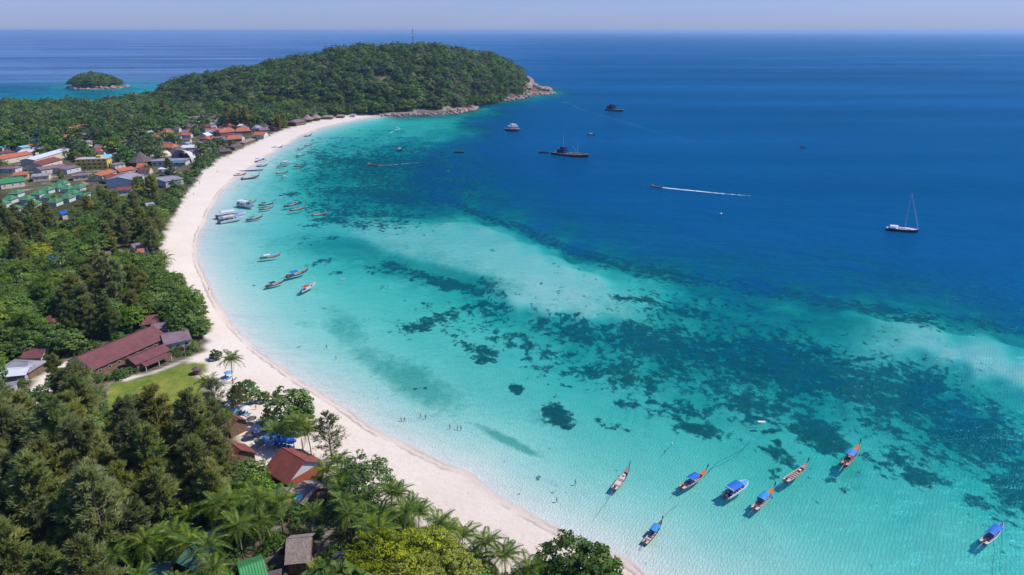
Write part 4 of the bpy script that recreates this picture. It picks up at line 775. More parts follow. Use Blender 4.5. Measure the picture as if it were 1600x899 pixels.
def hull(L, B, sheer, keel, wf, mo, mi, n=18, floor=.10, wall=.09):
    """open hull; returns builder. wf(s) half beam 0..1, sheer(s), keel(s) heights; s from stern to bow"""
    mb = MB(); V_ = []
    for i in range(n + 1):
        s = i / n; x = -L / 2 + L * s; w_ = max(B * wf(s), .03); zs, zk = sheer(s), keel(s); wi = max(w_ - wall, .012); fl = max(zk + .18, min(floor, zs - .06)); fl = max(fl, zk + .12)
        pr = [(0, zk), (w_ * .62, zk + .08 + .12 * (zs - zk)), (w_ * .93, zk + .55 * (zs - zk)), (w_, zs), (wi, zs + .01), (wi * .8, fl), (0, fl)]
        V_ += [(x, -a, b) for a, b in pr] + [(x, a, b) for a, b in pr]
    fo, fi = [], []
    for i in range(n):
        o = i * 14; q = o + 14
        for k in range(6):
            (fo if k < 4 else fi).append((o + k, q + k, q + k + 1, o + k + 1)); (fo if k < 4 else fi).append((o + 7 + k + 1, q + 7 + k + 1, q + 7 + k, o + 7 + k))
    fo.append(tuple(range(0, 7)) + tuple(range(13, 6, -1)))
    mb.add(V_, fo, mo); k = mb.mi(mi); mb.f += fi; mb.m += [k] * len(fi)
    return mb
def deck(L, B, wf, zf, s0, s1, m, inset=.10, n=6, th=.05):
    mb = MB(); vs = []
    for i in range(n + 1):
        s = s0 + (s1 - s0) * i / n; x = -L / 2 + L * s; w_ = max(B * wf(s) - inset, .01); z = zf(s); vs += [(x, -w_, z), (x, w_, z), (x, -w_, z - th), (x, w_, z - th)]
    fs = []
    for i in range(n):
        k = 4 * i; fs += [(k, k + 4, k + 5, k + 1), (k + 2, k + 3, k + 7, k + 6), (k, k + 2, k + 6, k + 4), (k + 1, k + 5, k + 7, k + 3)]
    fs += [(0, 1, 3, 2), (4 * n, 4 * n + 2, 4 * n + 3, 4 * n + 1)]
    return mb.add(vs, fs, m)
def canopy(L0, L1, wd, z, m, arch=.22):
    mb = MB(); vs = []; N = 6
    for j, x in enumerate((L0, (L0 + L1) / 2, L1)):
        for i in range(N + 1):
            u = -1 + 2 * i / N; zz = z + arch * (1 - u * u) + (.06 if j == 1 else 0); vs += [(x, u * wd / 2, zz), (x, u * wd / 2, zz - .07)]
    fs = []
    st = 2 * (N + 1)
    for j in range(2):
        for i in range(N):
            a = j * st + 2 * i; fs += [(a, a + st, a + st + 2, a + 2), (a + 1, a + 3, a + st + 3, a + st + 1)]
        a = j * st; fs += [(a, a + 1, a + st + 1, a + st), (a + 2 * N, a + st + 2 * N, a + st + 2 * N + 1, a + 2 * N + 1)]
    for a in (0, 2 * st):
        for i in range(N): fs.append((a + 2 * i, a + 2 * i + 2, a + 2 * i + 3, a + 2 * i + 1))
    # hanging valance along both sides
    mb.add(vs, fs, m)
    for s in (-1, 1): mb.box(L0, L1, s * wd / 2 - .02, s * wd / 2 + .02, z - .22, z - .005, m)
    return mb
BOATS = []
def berth(bow, stern, z=.5):
    A, B = P(stern[0], stern[1], z), P(bow[0], bow[1], z); d = B - A; c = (A + B) / 2
    return c, d.length, math.atan2(d.y, d.x)
def longtail(label, bow, stern, hullm='grey_wood', inner='pale_deck', bowm='orange_paint', can='blue_canvas', cpos=(.26, .60), post='dark_hull', cloth='green_cloth', trim='pink_wood', benches=5, group='longtail boats moored off the beach', engine=True, detail=2, curtain=False, stretch=None, nm='longtail_boat', cargo=True, draft=0.0):
    c, Ld, rz = berth(bow, stern); L = 11.0; sc = max(.55, min(1.6, Ld / L)) if stretch is None else stretch
    t = thing(nm, label, 'longtail boat', (c.x, c.y, -draft), rz, group); t.scale = (sc, sc, sc)
    B = 1.0; wf = lambda s: (math.sin(math.pi * min(1, (.20 + .80 * s))) ** .62) if s > .375 else .86 + .14 * math.sin(math.pi / 2 * s / .375)
    sheer = lambda s: .58 + .22 * max(0, .3 - s) / .3 + 1.15 * max(0, (s - .5) / .5) ** 2.4
    keel = lambda s: -.28 + .10 * max(0, .3 - s) + .9 * max(0, (s - .62) / .38) ** 2.6
    link('hull', hull(L, B, sheer, keel, wf, M[hullm], M[inner]).mesh('hull'), t)
    for s in (-1, 1):
        pts = [(-L / 2 + L * q, s * (B * wf(q) + .02), sheer(q) - .02) for q in [i / 12 for i in range(13)]]
        link('gunwale', MB().tube(pts, .055, 5, M[trim]).mesh('gunwale'), t)
    link('bow_deck', deck(L, B, wf, lambda s: sheer(s) - .05, .78, .985, M[bowm]).mesh('bow_deck'), t)
    link('stern_deck', deck(L, B, wf, lambda s: sheer(s) - .12, .01, .13, M[inner if hullm != 'dark_hull' else 'brown_wood']).mesh('stern_deck'), t)
    if detail > 1:
        for i in range(benches):
            s = .20 + .56 * i / max(1, benches - 1); w_ = B * wf(s) - .10
            link('bench', MB().box(-.16, .16, -w_, w_, .42, .48, M['brown_wood']).mesh('bench'), t, (-L / 2 + L * s, 0, 0))
    zs = sheer(1); x0 = L / 2
    pm = MB().tube([(x0 - .35, 0, keel(.97) + .3), (x0 + .05, 0, zs + .1), (x0 + .32, 0, zs + .75), (x0 + .42, 0, zs + 1.35)], [.12, .11, .10, .08], 6, M[post]); link('bow_post', pm.mesh('bow_post'), t)
    if cloth: link('bow_garland', MB().tube([(x0 + .22, 0, zs + .45), (x0 + .32, 0, zs + .7), (x0 + .38, 0, zs + 1.0)], [.16, .2, .14], 6, M[cloth]).mesh('bow_garland'), t)
    if can:
        a, b = -L / 2 + L * cpos[0], -L / 2 + L * cpos[1]
        link('canopy', canopy(a, b, 2.0, 1.95, M[can]).mesh('canopy'), t)
        for x in ((a + .1), (a + b) / 2, (b - .1)):
            for s in (-1, 1): link('canopy_post', MB().box(-.035, .035, -.035, .035, .45, 1.93, M['grey_wood']).mesh('canopy_post'), t, (x, s * .90, 0))
        if curtain: link('side_curtain', MB().box(a + .1, b - .1, .93, .95, .75, 1.7, M[can]).mesh('side_curtain'), t)
    if engine:
        e = link('engine', MB().box(-.45, .35, -.22, .22, .75, 1.2, M['engine_metal']).box(-.2, .15, -.28, .28, 1.203, 1.35, M['red_paint']).mesh('engine'), t, (-L / 2 + .7, 0, 0))
        link('propeller_shaft', MB().tube([(-.4, 0, .95), (-2.2, .1, .40), (-3.6, .15, -.05)], .05, 5, M['engine_metal']).mesh('propeller_shaft'), e)
        link('tiller', MB().tube([(.3, 0, 1.1), (1.2, -.1, 1.35)], .035, 5, M['engine_metal']).mesh('tiller'), e)
    if cargo and detail > 1:
        link('cool_box', MB().box(-.35, .35, -.28, .28, .14, .55, M['boat_white' if int(bow[0]) % 2 else 'red_paint']).mesh('cool_box'), t, (-L / 2 + L * .70, .15, 0))
    BOATS.append(t); return t
LT = longtail
LT('open grey wooden longtail boat without canopy, leftmost of the near boats', (983, 733), (959, 765), 'grey_wood', 'pale_deck', 'grey_wood', None, cloth=None, trim='brown_wood', benches=3)
LT('longtail boat with blue canopy and orange bow, second from left in near row', (1104, 738), (1064, 763), 'pink_wood', 'pale_deck', 'orange_paint', 'blue_canvas', (.30, .62))
LT('longtail boat with blue canopy and orange bow, right of the white speedboat', (1209, 766), (1178, 796), 'pink_wood', 'pale_deck', 'orange_paint', 'sky_blue', (.30, .62), curtain=True)
LT('open wooden longtail boat with rows of dark benches and reddish bow', (1261, 728), (1227, 752), 'grey_wood', 'pale_deck', 'pink_wood', None, cloth='green_cloth', trim='pink_wood', benches=7)
LT('longtail boat with blue canopy and orange bow floating at the reef edge', (1342, 699), (1319, 727), 'brown_wood', 'pink_wood', 'orange_paint', 'faded_blue', (.28, .58), trim='pink_wood')
LT('longtail boat with blue canopy and dark bow post, closest to the beach', (1034, 817), (1007, 849), 'brown_wood', 'pale_deck', 'brown_wood', 'sky_blue', (.42, .74), cloth='green_cloth', trim='navy', curtain=True)
LT('pale blue hulled boat with large blue canopy in the bottom right corner', (1566, 822), (1536, 849), 'light_blue', 'pale_deck', 'blue_canvas', 'blue_canvas', (.28, .74), cloth=None, trim='boat_white', post='boat_white')
# the white speedboat
def speedboat(label, bow, stern, can='blue_canvas', hard=False, group=None, engines=2, cabin=True, maxsc=2.2):
    c, Ld, rz = berth(bow, stern); L = 9.0; sc = max(.6, min(maxsc, Ld / L)); t = thing('speedboat', label, 'speedboat', (c.x, c.y, 0), rz, group); t.scale = (sc, sc, sc)
    B = 1.35; wf = lambda s: .93 + .07 * min(1, s * 3) if s < .45 else math.cos(math.pi / 2 * ((s - .45) / .55) ** 1.9) ** .8 + .0
    sheer = lambda s: .85 + .45 * s * s; keel = lambda s: -.35 + .95 * max(0, (s - .6) / .4) ** 2
    link('hull', hull(L, B, sheer, keel, wf, M['boat_white'], M['boat_white'], floor=.35, wall=.2).mesh('hull', smooth=False), t)
    link('bow_deck', deck(L, B, wf, lambda s: sheer(s) - .06, .70, .985, M['light_blue'], .22).mesh('bow_deck'), t)
    link('cockpit_floor', deck(L, B, wf, lambda s: .42, .04, .62, M['navy'], .22).mesh('cockpit_floor'), t)
    for i in range(3):
        for s in (-1, 1): link('seat', MB().box(-.25, .25, -.35, .35, .43, .85, M['boat_white']).mesh('seat'), t, (-2.8 + 1.3 * i, s * .6, 0))
    ws = MB().add([(1.5, -.95, 1.0), (1.5, .95, 1.0), (.8, .85, 1.85), (.8, -.85, 1.85), (1.56, -.95, 1.0), (1.56, .95, 1.0), (.86, .85, 1.87), (.86, -.85, 1.87)], [(0, 1, 2, 3), (7, 6, 5, 4), (0, 3, 7, 4), (1, 5, 6, 2), (3, 2, 6, 7), (0, 4, 5, 1)], M['window_dark']); link('windscreen', ws.mesh('windscreen'), t)
    link('canopy', canopy(-3.3, .9, 2.5, 2.15, M[can]).mesh('canopy'), t); link('canopy_frame', MB().box(-3.42, -3.31, -1.3, 1.3, 2.0, 2.45, M['boat_white']).mesh('canopy_frame'), t)
    for x in (-3.2, -1.2, .7):
        for s in (-1, 1): link('canopy_post', MB().tube([(x, s * 1.15, .85), (x, s * 1.15, 2.13)], .035, 5, M['boat_white']).mesh('canopy_post'), t)
    for k in range(engines): link('outboard_motor', MB().box(-.35, .25, -.2, .2, .1, 1.25, M['engine_metal']).box(-.15, .1, -.08, .08, -.6, .097, M['engine_metal']).mesh('outboard_motor'), t, (-L / 2 - .2, (-.35 + .7 * k) if engines > 1 else 0, 0))
    BOATS.append(t); return t
speedboat('white speedboat with a bright blue canopy between two longtail boats', (1168, 754), (1134, 776))
# left-hand moorings, from far to near
far = [((487, 211), (476, 213), 'dark longtail boat farthest up the bay, close to the beach', 'dark_hull', None), ((441, 230), (424, 232), 'longtail boat with grey-blue cover drawn up near the far beach', 'navy', 'light_blue'), ((477, 231), (465, 233), 'dark green longtail boat, left of a pair in the far shallows', 'teal_paint', None),
       ((488, 226), (476, 228), 'dark longtail boat, right of a pair in the far shallows', 'dark_hull', None), ((477, 242), (463, 244), 'dark longtail boat with white awning below the far pair', 'dark_hull', 'boat_white'), ((418, 258), (401, 260), 'longtail boat with light blue cover nearest the floating pontoon', 'brown_wood', 'light_blue'),
       ((448, 260), (432, 261), 'dark longtail boat just below the white speedboat in the far shallows', 'dark_hull', 'teal_paint'), ((478, 259), (459, 260), 'long dark boat with brown cabin right of the far white speedboat', 'dark_hull', 'brown_wood'), ((450, 269), (431, 271), 'dark green longtail boat lying alone right of the pontoon', 'teal_paint', None),
       ((385, 272), (365, 275), 'longtail boat with blue and white canopy beached by the pontoon', 'brown_wood', 'blue_canvas'), ((405, 276), (377, 280), 'long brown empty boat below the pontoon', 'brown_wood', None), ((400, 314), (384, 318), 'dark longtail boat partly behind the white-roofed tour boat', 'brown_wood', 'navy'),
       ((427, 318), (404, 321), 'dark blue longtail boat, upper of a close pair', 'dark_hull', 'navy'), ((427, 324), (405, 328), 'dark green longtail boat, lower of a close pair', 'teal_paint', 'navy'), ((467, 318), (444, 323), 'longtail boat with big blue tarpaulin, over the dark reef patch', 'navy', 'blue_canvas'),
       ((477, 325), (453, 329), 'brown longtail boat just below the blue tarpaulin boat', 'brown_wood', None), ((511, 333), (487, 337), 'lone grey longtail boat farthest out from the moored cluster', 'grey_wood', None), ((410, 339), (385, 344), 'brown longtail boat with teal cover right of the white catamarans', 'dark_hull', 'teal_paint'),
       ((438, 399), (406, 404), 'grey longtail boat with a white roof, alone in the turquoise shallows', 'grey_wood', 'boat_white'), ((481, 423), (447, 433), 'big longtail boat with blue tarpaulin and pink bow, right of its dark neighbour', 'navy', 'blue_canvas'), ((444, 440), (415, 448), 'dark longtail boat with deep blue cover, left of the three anchored together', 'dark_hull', 'navy'),
       ((492, 444), (470, 456), 'white-sided longtail boat with red seats, lowest of the three anchored together', 'boat_white', 'red_paint')]
for b, s, lb, h_, c_ in far:
    LT(lb, b, s, h_, 'pink_wood' if h_ != 'boat_white' else 'pale_deck', 'pink_wood', c_, (.18, .5), cloth=None, trim='pink_wood' if h_ not in ('boat_white',) else 'boat_white', detail=1, group='boats moored in the left of the bay', post='boat_white' if h_ == 'boat_white' else 'dark_hull')
speedboat('white speedboat close to the far beach above the light blue longtail', (418, 250), (400, 254), 'boat_white', group='white speedboats near the far beach', engines=1)
speedboat('white speedboat right of the one by the far beach', (456, 254), (439, 256), 'boat_white', group='white speedboats near the far beach', engines=1)
speedboat('small white speedboat low in the water by the reef edge', (451, 276), (440, 277), 'boat_white', group='white speedboats near the far beach', engines=1)
speedboat('white-roofed tour boat with dark hull left of the close pair', (397, 324), (373, 320), 'boat_white', group='tour boats', engines=2)
speedboat('long white tour boat, upper of two side by side near the sand', (384, 335), (340, 341), 'boat_white', group='tour boats', engines=2)
speedboat('white open tour boat with red seats, lower of two side by side near the sand', (380, 341), (343, 348), 'pale_deck', group='tour boats', engines=2)
# out on the deep water
LT('longtail boat speeding left ahead of a long white wake', (1016, 290), (1036, 294), 'navy', 'pink_wood', 'pink_wood', None, cloth='red_paint', detail=1, group=None, stretch=1.0)
LT('low longtail boat under way with a thin wake in the inner bay', (574, 257), (591, 259), 'brown_wood', 'pink_wood', 'pink_wood', None, cloth=None, detail=1, group=None)
LT('small boat with red and white bow alone in the upper bay', (628, 236), (620, 233), 'brown_wood', 'pale_deck', 'red_paint', 'boat_white', (.5, .8), cloth=None, detail=1, group=None)
LT('tiny dark boat far out on the right, alone on the deep water', (1249, 229), (1257, 231), 'dark_hull', 'brown_wood', 'brown_wood', 'navy', cloth=None, detail=1, group=None)
LT('small dark-hulled boat with white cabin between the fishing ship and the far workboat', (930, 211), (918, 210), 'dark_hull', 'pale_deck', 'boat_white', 'boat_white', cloth=None, detail=1, group=None)
def barge(label, a, b, name='barge'):
    c, Ld, rz = berth(b, a, .4); t = thing(name, label, 'barge', (c.x, c.y, 0), rz)
    L = Ld; B = max(2.2, L * .17); wf = lambda s: min(1, .75 + 2 * s, .55 + 3 * (1 - s)); link('hull', hull(L, B, lambda s: .9 + .3 * abs(2 * s - 1) ** 3, lambda s: -.4, wf, M['dark_hull'], M['navy'], floor=.3).mesh('hull'), t)
    for s in (.15, .85): link('deck', deck(L, B, wf, lambda q: .95, s - .12, s + .12, M['dark_hull']).mesh('deck'), t)
    link('engine_box', MB().box(-L * .36, -L * .28, -.7, .7, .953, 1.8, M['brown_wood']).mesh('engine_box'), t); return t
barge('long dark empty barge lying across the upper bay', (709, 238), (725, 238)); barge('low dark tender moored left of the fishing ship', (842, 238), (857, 239), 'tender')
def ship(label, bow, stern, hullm, housem, masts, house=(.15, .40), hgt=3.2, booms=True, name='fishing_ship', group=None, beam=.115, zsc=1.35):
    c, L, rz = berth(bow, stern, .8); t = thing(name, label, 'ship', (c.x, c.y, 0), rz, group); B = L * beam
    t.scale = (1, 1.3, zsc)
    wf = lambda s: .8 + .2 * min(1, s * 4) if s < .55 else math.cos(math.pi / 2 * ((s - .55) / .45) ** 2) ** .8
    sh_ = lambda s: 1.5 + 1.6 * max(0, s - .55) ** 1.5 * 2 + .5 * max(0, .2 - s)
    link('hull', hull(L, B, sh_, lambda s: -.9, wf, M[hullm], M['brown_wood'], floor=.9, wall=.15).mesh('hull'), t)
    link('deck', deck(L, B, wf, lambda s: 1.1, .02, .9, M['brown_wood'], .16).mesh('deck'), t)
    for s in (-1, 1): link('bulwark_rail', MB().tube([(-L / 2 + L * q / 12, s * B * wf(q / 12), sh_(q / 12) + .05) for q in range(13)], L * .006, 5, M['pale_deck']).mesh('bulwark_rail'), t)
    x0, x1 = -L / 2 + L * house[0], -L / 2 + L * house[1]
    h_ = link('wheelhouse', MB().box(x0, x1, -B * .6, B * .6, 1.1, 1.1 + hgt, M[housem]).box(x0 - .3, x1 + .4, -B * .7, B * .7, 1.103 + hgt, 1.3 + hgt, M['boat_white' if housem == 'boat_white' else 'navy']).box(x0 + (x1 - x0) * .35, x1 - .3, -B * .4, B * .4, 1.303 + hgt, 3.1 + hgt, M[housem]).mesh('wheelhouse'), t)
    for s in (-1, 1):
        for i in range(4): link('porthole', MB().box(-.35, .35, -.03, .03, -.3, .3, M['window_dark']).mesh('porthole'), h_, (x0 + (x1 - x0) * (i + .5) / 4, s * (B * .6 + .02), 2.9))
    for q, hh_ in masts: link('mast', MB().tube([(-L / 2 + L * q, 0, 1), (-L / 2 + L * q, 0, hh_)], [.16, .07], 6, M['pale_deck']).mesh('mast'), t)
    if booms:
        for q, q2, z in booms: link('boom', MB().tube([(-L / 2 + L * q, 0, 2.4), (-L / 2 + L * q2, .6, z)], [.12, .08], 5, M['teal_paint']).mesh('boom'), t)
        for q in (.5, .6, .7, .78): link('gear_crate', MB().box(-.8, .8, -B * .4, B * .35, 1.12, 2.0, M['teal_paint' if q in (.5, .7) else 'brown_wood']).mesh('gear_crate'), t, (-L / 2 + L * q, 0, 0))
    return t
ship('dark fishing ship with masts, wheelhouse and green deck gear anchored in the deep blue', (919, 245), (864, 239), 'dark_hull', 'navy', [(.30, 15), (.70, 11)], (.16, .36), 3.0, [(.31, .55, 9.5), (.70, .90, 8.5), (.70, .52, 8.0)])
ship('white and blue cabin ship seen end-on between headland and fishing ship', (807, 205), (796, 201), 'navy', 'boat_white', [(.4, 8.5)], (.30, .72), 3.0, None, 'cabin_ship', beam=.24)
ship('stubby dark workboat with white mast farthest out near the headland', (973, 174), (949, 171), 'dark_hull', 'navy', [(.38, 10.0)], (.08, .42), 4.0, [(.5, .75, 4.5)], 'workboat', beam=.15)
# sailing yacht
c, L, rz = berth((1435, 361.5), (1385, 357), .8); t = thing('sailing_yacht', 'white-decked sailing yacht with bare mast and blue boom cover at anchor', 'sailing yacht', (c.x, c.y, 0), rz)
wf = lambda s: .72 + .28 * min(1, s * 2.2) if s < .45 else math.cos(math.pi / 2 * ((s - .45) / .55) ** 1.7) ** .85
B = L * .16; sh_ = lambda s: 1.5 + .45 * s * s
link('hull', hull(L, B, sh_, lambda s: -.7 + .6 * max(0, s - .8), wf, M['navy'], M['boat_white'], floor=.9, wall=.15).mesh('hull'), t)
link('deck', deck(L, B, wf, lambda s: sh_(s) - .03, .0, .99, M['boat_white'], .10, 12).mesh('deck'), t)
link('coachroof', deck(L, B * .55, wf, lambda s: sh_(s) + .48, .38, .74, M['boat_white'], .0, 8, .46).mesh('coachroof'), t)
for s in (-1, 1): link('cabin_window', MB().box(-L * .09, L * .09, -.02, .02, -.1, .1, M['window_dark']).mesh('cabin_window'), t, (L * .02, s * (B * .56), sh_(.5) + .28))
link('sprayhood', canopy(-L * .40, -L * .14, B * 1.5, 2.9, M['boat_white'], .35).mesh('sprayhood'), t)
for x in (-L * .39, -L * .15):
    for s in (-1, 1): link('sprayhood_post', MB().tube([(x, s * B * .7, 1.2), (x, s * B * .72, 2.9)], .05, 5, M['trim']).mesh('sprayhood_post'), t)
mx_, mz = L * .06, 24.5
ms = link('mast', MB().tube([(mx_, 0, 1.2), (mx_, 0, mz)], [.26, .18], 6, M['boat_white']).mesh('mast'), t)
for z in (8.5, 14, 19): link('spreader', MB().box(mx_ - .06, mx_ + .06, -1.1, 1.1, z, z + .08, M['boat_white']).mesh('spreader'), ms)
link('boom', MB().tube([(mx_, 0, 2.9), (-L * .26, 0, 3.1)], [.28, .22], 6, M['navy']).mesh('boom'), t)
link('furled_jib', MB().tube([(L * .485, 0, 1.7), (mx_ + .3, 0, mz - .6)], [.2, .12], 5, M['boat_white']).mesh('furled_jib'), t)
link('backstay', MB().tube([(-L * .49, 0, 1.4), (mx_, 0, mz)], .03, 4, M['trim']).mesh('backstay'), t)
link('radar', MB().box(mx_ - .5, mx_ + .1, -.25, .25, 10.6, 10.9, M['boat_white']).mesh('radar'), ms)
# wakes, mooring lines, pontoon, floats
fo = newmat('wake_foam'); t_ = NT(fo); pos = t_.n('NewGeometry').outputs['Position']; al = t_.n('Attribute', attribute_name='fade').outputs['Fac']
nz = t_.ramp(t_.math('ADD', t_.math('MULTIPLY', al, .75), t_.math('SUBTRACT', t_.noise(.42, 6, pos, .75), .72)), [(.0, 0), (.28, 1)])
t_.out(t_.n('MixShader', {0: nz, 1: t_.n('BsdfTransparent').outputs[0], 2: t_.n('BsdfDiffuse', {'Color': (.75, .82, .86, 1)}).outputs[0]}).outputs[0])
def wake(label, pts, w0, w1, f0=1.0, f1=.25, name='boat_wake'):
    p = [P(a, b, .0) for a, b in pts]; N = 60; seg = []
    for i in range(N + 1):
        u = i / N * (len(p) - 1); k = min(int(u), len(p) - 2); q = p[k].lerp(p[k + 1], u - k); d = (p[k + 1] - p[k]).normalized(); n = Vector((-d.y, d.x, 0)); ww = w0 + (w1 - w0) * (i / N) ** .7
        fd = f0 + (f1 - f0) * i / N
        for e, g in ((-1, 0.0), (-.5, .9), (0, 1.0), (.5, .9), (1, 0.0)): seg.append((q + n * ww * e / 2 + Vector((0, 0, .06)), fd * g))
    v = np.array([s[0][:] for s in seg]); f = np.array([[i * 5 + k, i * 5 + k + 1, i * 5 + k + 6, i * 5 + k + 5] for i in range(N) for k in range(4)])
    me = npmesh(name, v, f, fo); at = me.attributes.new('fade', 'FLOAT', 'POINT'); at.data.foreach_set('value', np.array([s[1] for s in seg], np.float32))
    o = link(name, me); return tag(o, label, kind='stuff')
wake('long white foam wake behind the speeding longtail boat', [(1034, 293), (1045, 294.5), (1090, 299), (1130, 303), (1175, 306.5)], 1.8, 4.2, .95, .33)
wake('thin wake behind the boat in the inner bay', [(593, 258.5), (610, 258), (645, 255), (662, 253.5)], 1.0, 2.4, .52, .28)
wake('curling pale wake left by a jet ski below the hill', [(609, 208), (615, 205), (625, 201.5), (621, 199), (618, 197.5)], 1.6, 2.2, .55, .36)
wake('faint old wake below the far headland', [(880, 158), (905, 170), (960, 186), (1020, 205), (1080, 222), (1150, 235)], 5, 6, .28, .22)
wake('faint pale track under the hill on the far water', [(450, 60), (520, 66), (580, 73)], 7, 7, .30, .27)
def rope(label, pts, r=.06, z=-.25, m='rope', name='mooring_rope'):
    o = link(name, MB().tube([P(a, b, z) for a, b in pts], r, 4, M[m]).mesh(name)); return tag(o, label, 'rope', 'mooring ropes under the near boats')
rope('mooring rope from the orange-bowed second boat up to the small reef patch', [(1106, 740), (1118, 724), (1140, 714), (1160, 702), (1172, 690)], .07, -.5, 'dark_hull')
rope('mooring rope from the bottom right boat down to the frame edge', [(1564, 826), (1566, 850), (1562, 880), (1563, 905)], .06, -.6)
rope('mooring rope behind the open grey boat toward the beach', [(958, 768), (948, 785), (936, 800), (925, 815)], .05, -.3)
rope('mooring rope from the bow post boat up to the small dark stones', [(1035, 812), (1050, 795), (1062, 786)], .05, -.5)
rope('mooring rope behind the reef edge boat, reaching down', [(1330, 735), (1326, 752), (1323, 765)], .05, -.8)
rope('mooring rope from the right open boat toward its anchor', [(1262, 725), (1240, 740), (1216, 768)], .045, -.8)
rope('mooring rope from the bow post boat back to the sand', [(1006, 850), (996, 868), (988, 882)], .04, -.2)
rope('dark rope and buoy line at the small reef right of the swimmers', [(1052, 692), (1045, 700), (1037, 708)], .06, -.5, 'dark_hull')
t = thing('floating_pontoon', 'long narrow blue floating pontoon reaching out from the sand', 'pontoon', (0, 0, 0)); a, b = P(349, 269.5, .3), P(411, 265.8, .3); d = b - a; t.location = a
t.rotation_euler = (0, 0, math.atan2(d.y, d.x)); n = 20; g_ = MB().box(0, d.length / n - .15, -1.0, 1.0, -.2, .45, M['navy']).mesh('pontoon_cube')
for i in range(n): link('float_segment', g_, t, (i * d.length / n, 0, .05))
link('end_mast', MB().tube([(d.length - .5, 0, .4), (d.length - .5, 0, 3)], .08, 5, M['trim']).mesh('end_mast'), t)
def buoy(label, p, m, r=.6):
    q = P(*p); t = thing('buoy', label, 'buoy', (q.x, q.y, 0)); link('float', MB().tube([(0, 0, z) for z in (-.3 * r, 0, .45 * r, .8 * r, r)], [.5 * r, .9 * r, r, .7 * r, .1], 8, M[m]).mesh('float', smooth=True), t); link('ring', MB().tube([(0, 0, r), (0, 0, r * 1.4)], .08 * r, 5, M['engine_metal']).mesh('ring'), t)
buoy('round white buoy below the speeding boat wake', (1126, 335), 'boat_white', 1.0); buoy('small white buoy over the dark reef patch near the rope', (1050, 693), 'boat_white', .35); buoy('small orange buoy in the upper turquoise water', (700, 268), 'orange_paint', .7)
q = P(1190, 660); t = thing('swim_raft', 'small white swimming raft floating above the reef', 'raft', (q.x, q.y, 0), R(-3)); link('deck', MB().box(-1.2, 1.2, -.45, .45, .12, .3, M['boat_white']).mesh('deck'), t)
for s in (-1, 1): link('float', MB().tube([(-1.1, s * .4, .05), (1.1, s * .4, .05)], .18, 6, M['trim']).mesh('float'), t)
q = P(536, 436); t = thing('kayak', 'tiny white kayak off the three anchored boats', 'kayak', (q.x, q.y, 0), R(10)); kf = lambda s: math.sin(math.pi * min(.98, max(.02, s))) ** .6
link('hull', hull(3.4, .36, lambda s: .22, lambda s: -.06, kf, M['boat_white'], M['boat_white'], 8, .0, .05).mesh('hull'), t); link('seat', MB().box(-.3, .1, -.2, .2, .05, .2, M['red_paint']).mesh('seat'), t)

# ---------------------------------------------------------------- trees that stand out
PLANTED = []      # (x, y, r)
TREES = []        # (object, picture x, picture y, look, kind) for the labels
def crown_px(x, y, z, h): return pix(x, y, z + h)
def hero(name, meshes, px, py, label, cat, sc=1.0, group=None, rz=None):
    g = G(px, py); PLANTED.append((g.x, g.y, 3.5 * sc)); return make_tree(name, meshes, g.x, g.y, label, cat, group, random.uniform(0, 6.28) if rz is None else rz, sc)
def hpalm(px, py, label, v=0, sc=1.0, rz=None, nf=20, group=None):
    g = G(px, py); PLANTED.append((g.x, g.y, 2.2)); return make_palm(g.x, g.y, label, group, v, random.uniform(0, 6.28) if rz is None else rz, sc, nf)
hpalm(364, 600, 'lone coconut palm standing free on the white sand beyond the lawn', 0, 1.02, 0.3, 24)
hero('sea_almond', ALMOND[1], 338, 562, 'small sea almond bush-tree left of the lone palm', 'almond tree', .50)
hero('sea_almond', ALMOND[0], 386, 630, 'upright sea almond just right of the lone palm on the sand', 'almond tree', .92)
hero('sea_almond', ALMOND[1], 413, 628, 'small sea almond between two larger ones on the sand', 'almond tree', .46)
hero('sea_almond', ALMOND[2], 455, 668, 'large round sea almond between the sunbeds and the water', 'almond tree', 1.22)
hero('sea_almond', ALMOND[0], 470, 672, 'smaller dark crown merged into the large round sea almond', 'almond tree', .9)
hpalm(437, 700, 'leftmost coconut palm beside the blue sunbeds', 1, .88); hpalm(460, 704, 'second coconut palm beside the blue sunbeds, leaning over them', 0, .95)
hpalm(474, 706, 'tall slim coconut palm right of the large sea almond', 2, .92); hpalm(487, 714, 'coconut palm with long dark fronds behind the rust-red house', 1, 1.05)
hero('thin_casuarina', PINE_L[0], 519, 722, 'thin pale casuarina standing alone at the beach edge', 'casuarina tree', 1.12); hero('thin_casuarina', PINE_L[0], 340, 650, 'thin pale casuarina by the sandy gap left of the sunbeds', 'casuarina tree', .8)
hero('thin_casuarina', PINE_L[0], 374, 648, 'low feathery casuarina beside the upright sea almond', 'casuarina tree', .72); hero('round_tree', BROAD[0], 404, 802, 'dense round mid-green tree left of the rust-red house', 'broadleaf tree', 1.1); hero('round_tree', BROAD[1], 424, 808, 'lower round tree below the rust-red house', 'broadleaf tree', .9)
hero('round_tree', BROAD[3], 446, 776, 'small bushy tree between the rust-red house and the thatch', 'broadleaf tree', .55)
for i, (x, y, s, lb) in enumerate([(600, 932, 1.0, 'left lobe'), (662, 912, 1.08, 'topmost lobe'), (702, 940, .95, 'right lobe'), (566, 936, .8, 'far left lobe'), (640, 965, 1.0, 'lowest lobe')]):
    hero('bright_tree', BRIGHT[i % 2], x, y, f'bright yellow-green spreading tree at the bottom edge, {lb} of the mass', 'broadleaf tree', s, 'bright spreading trees at the bottom edge')
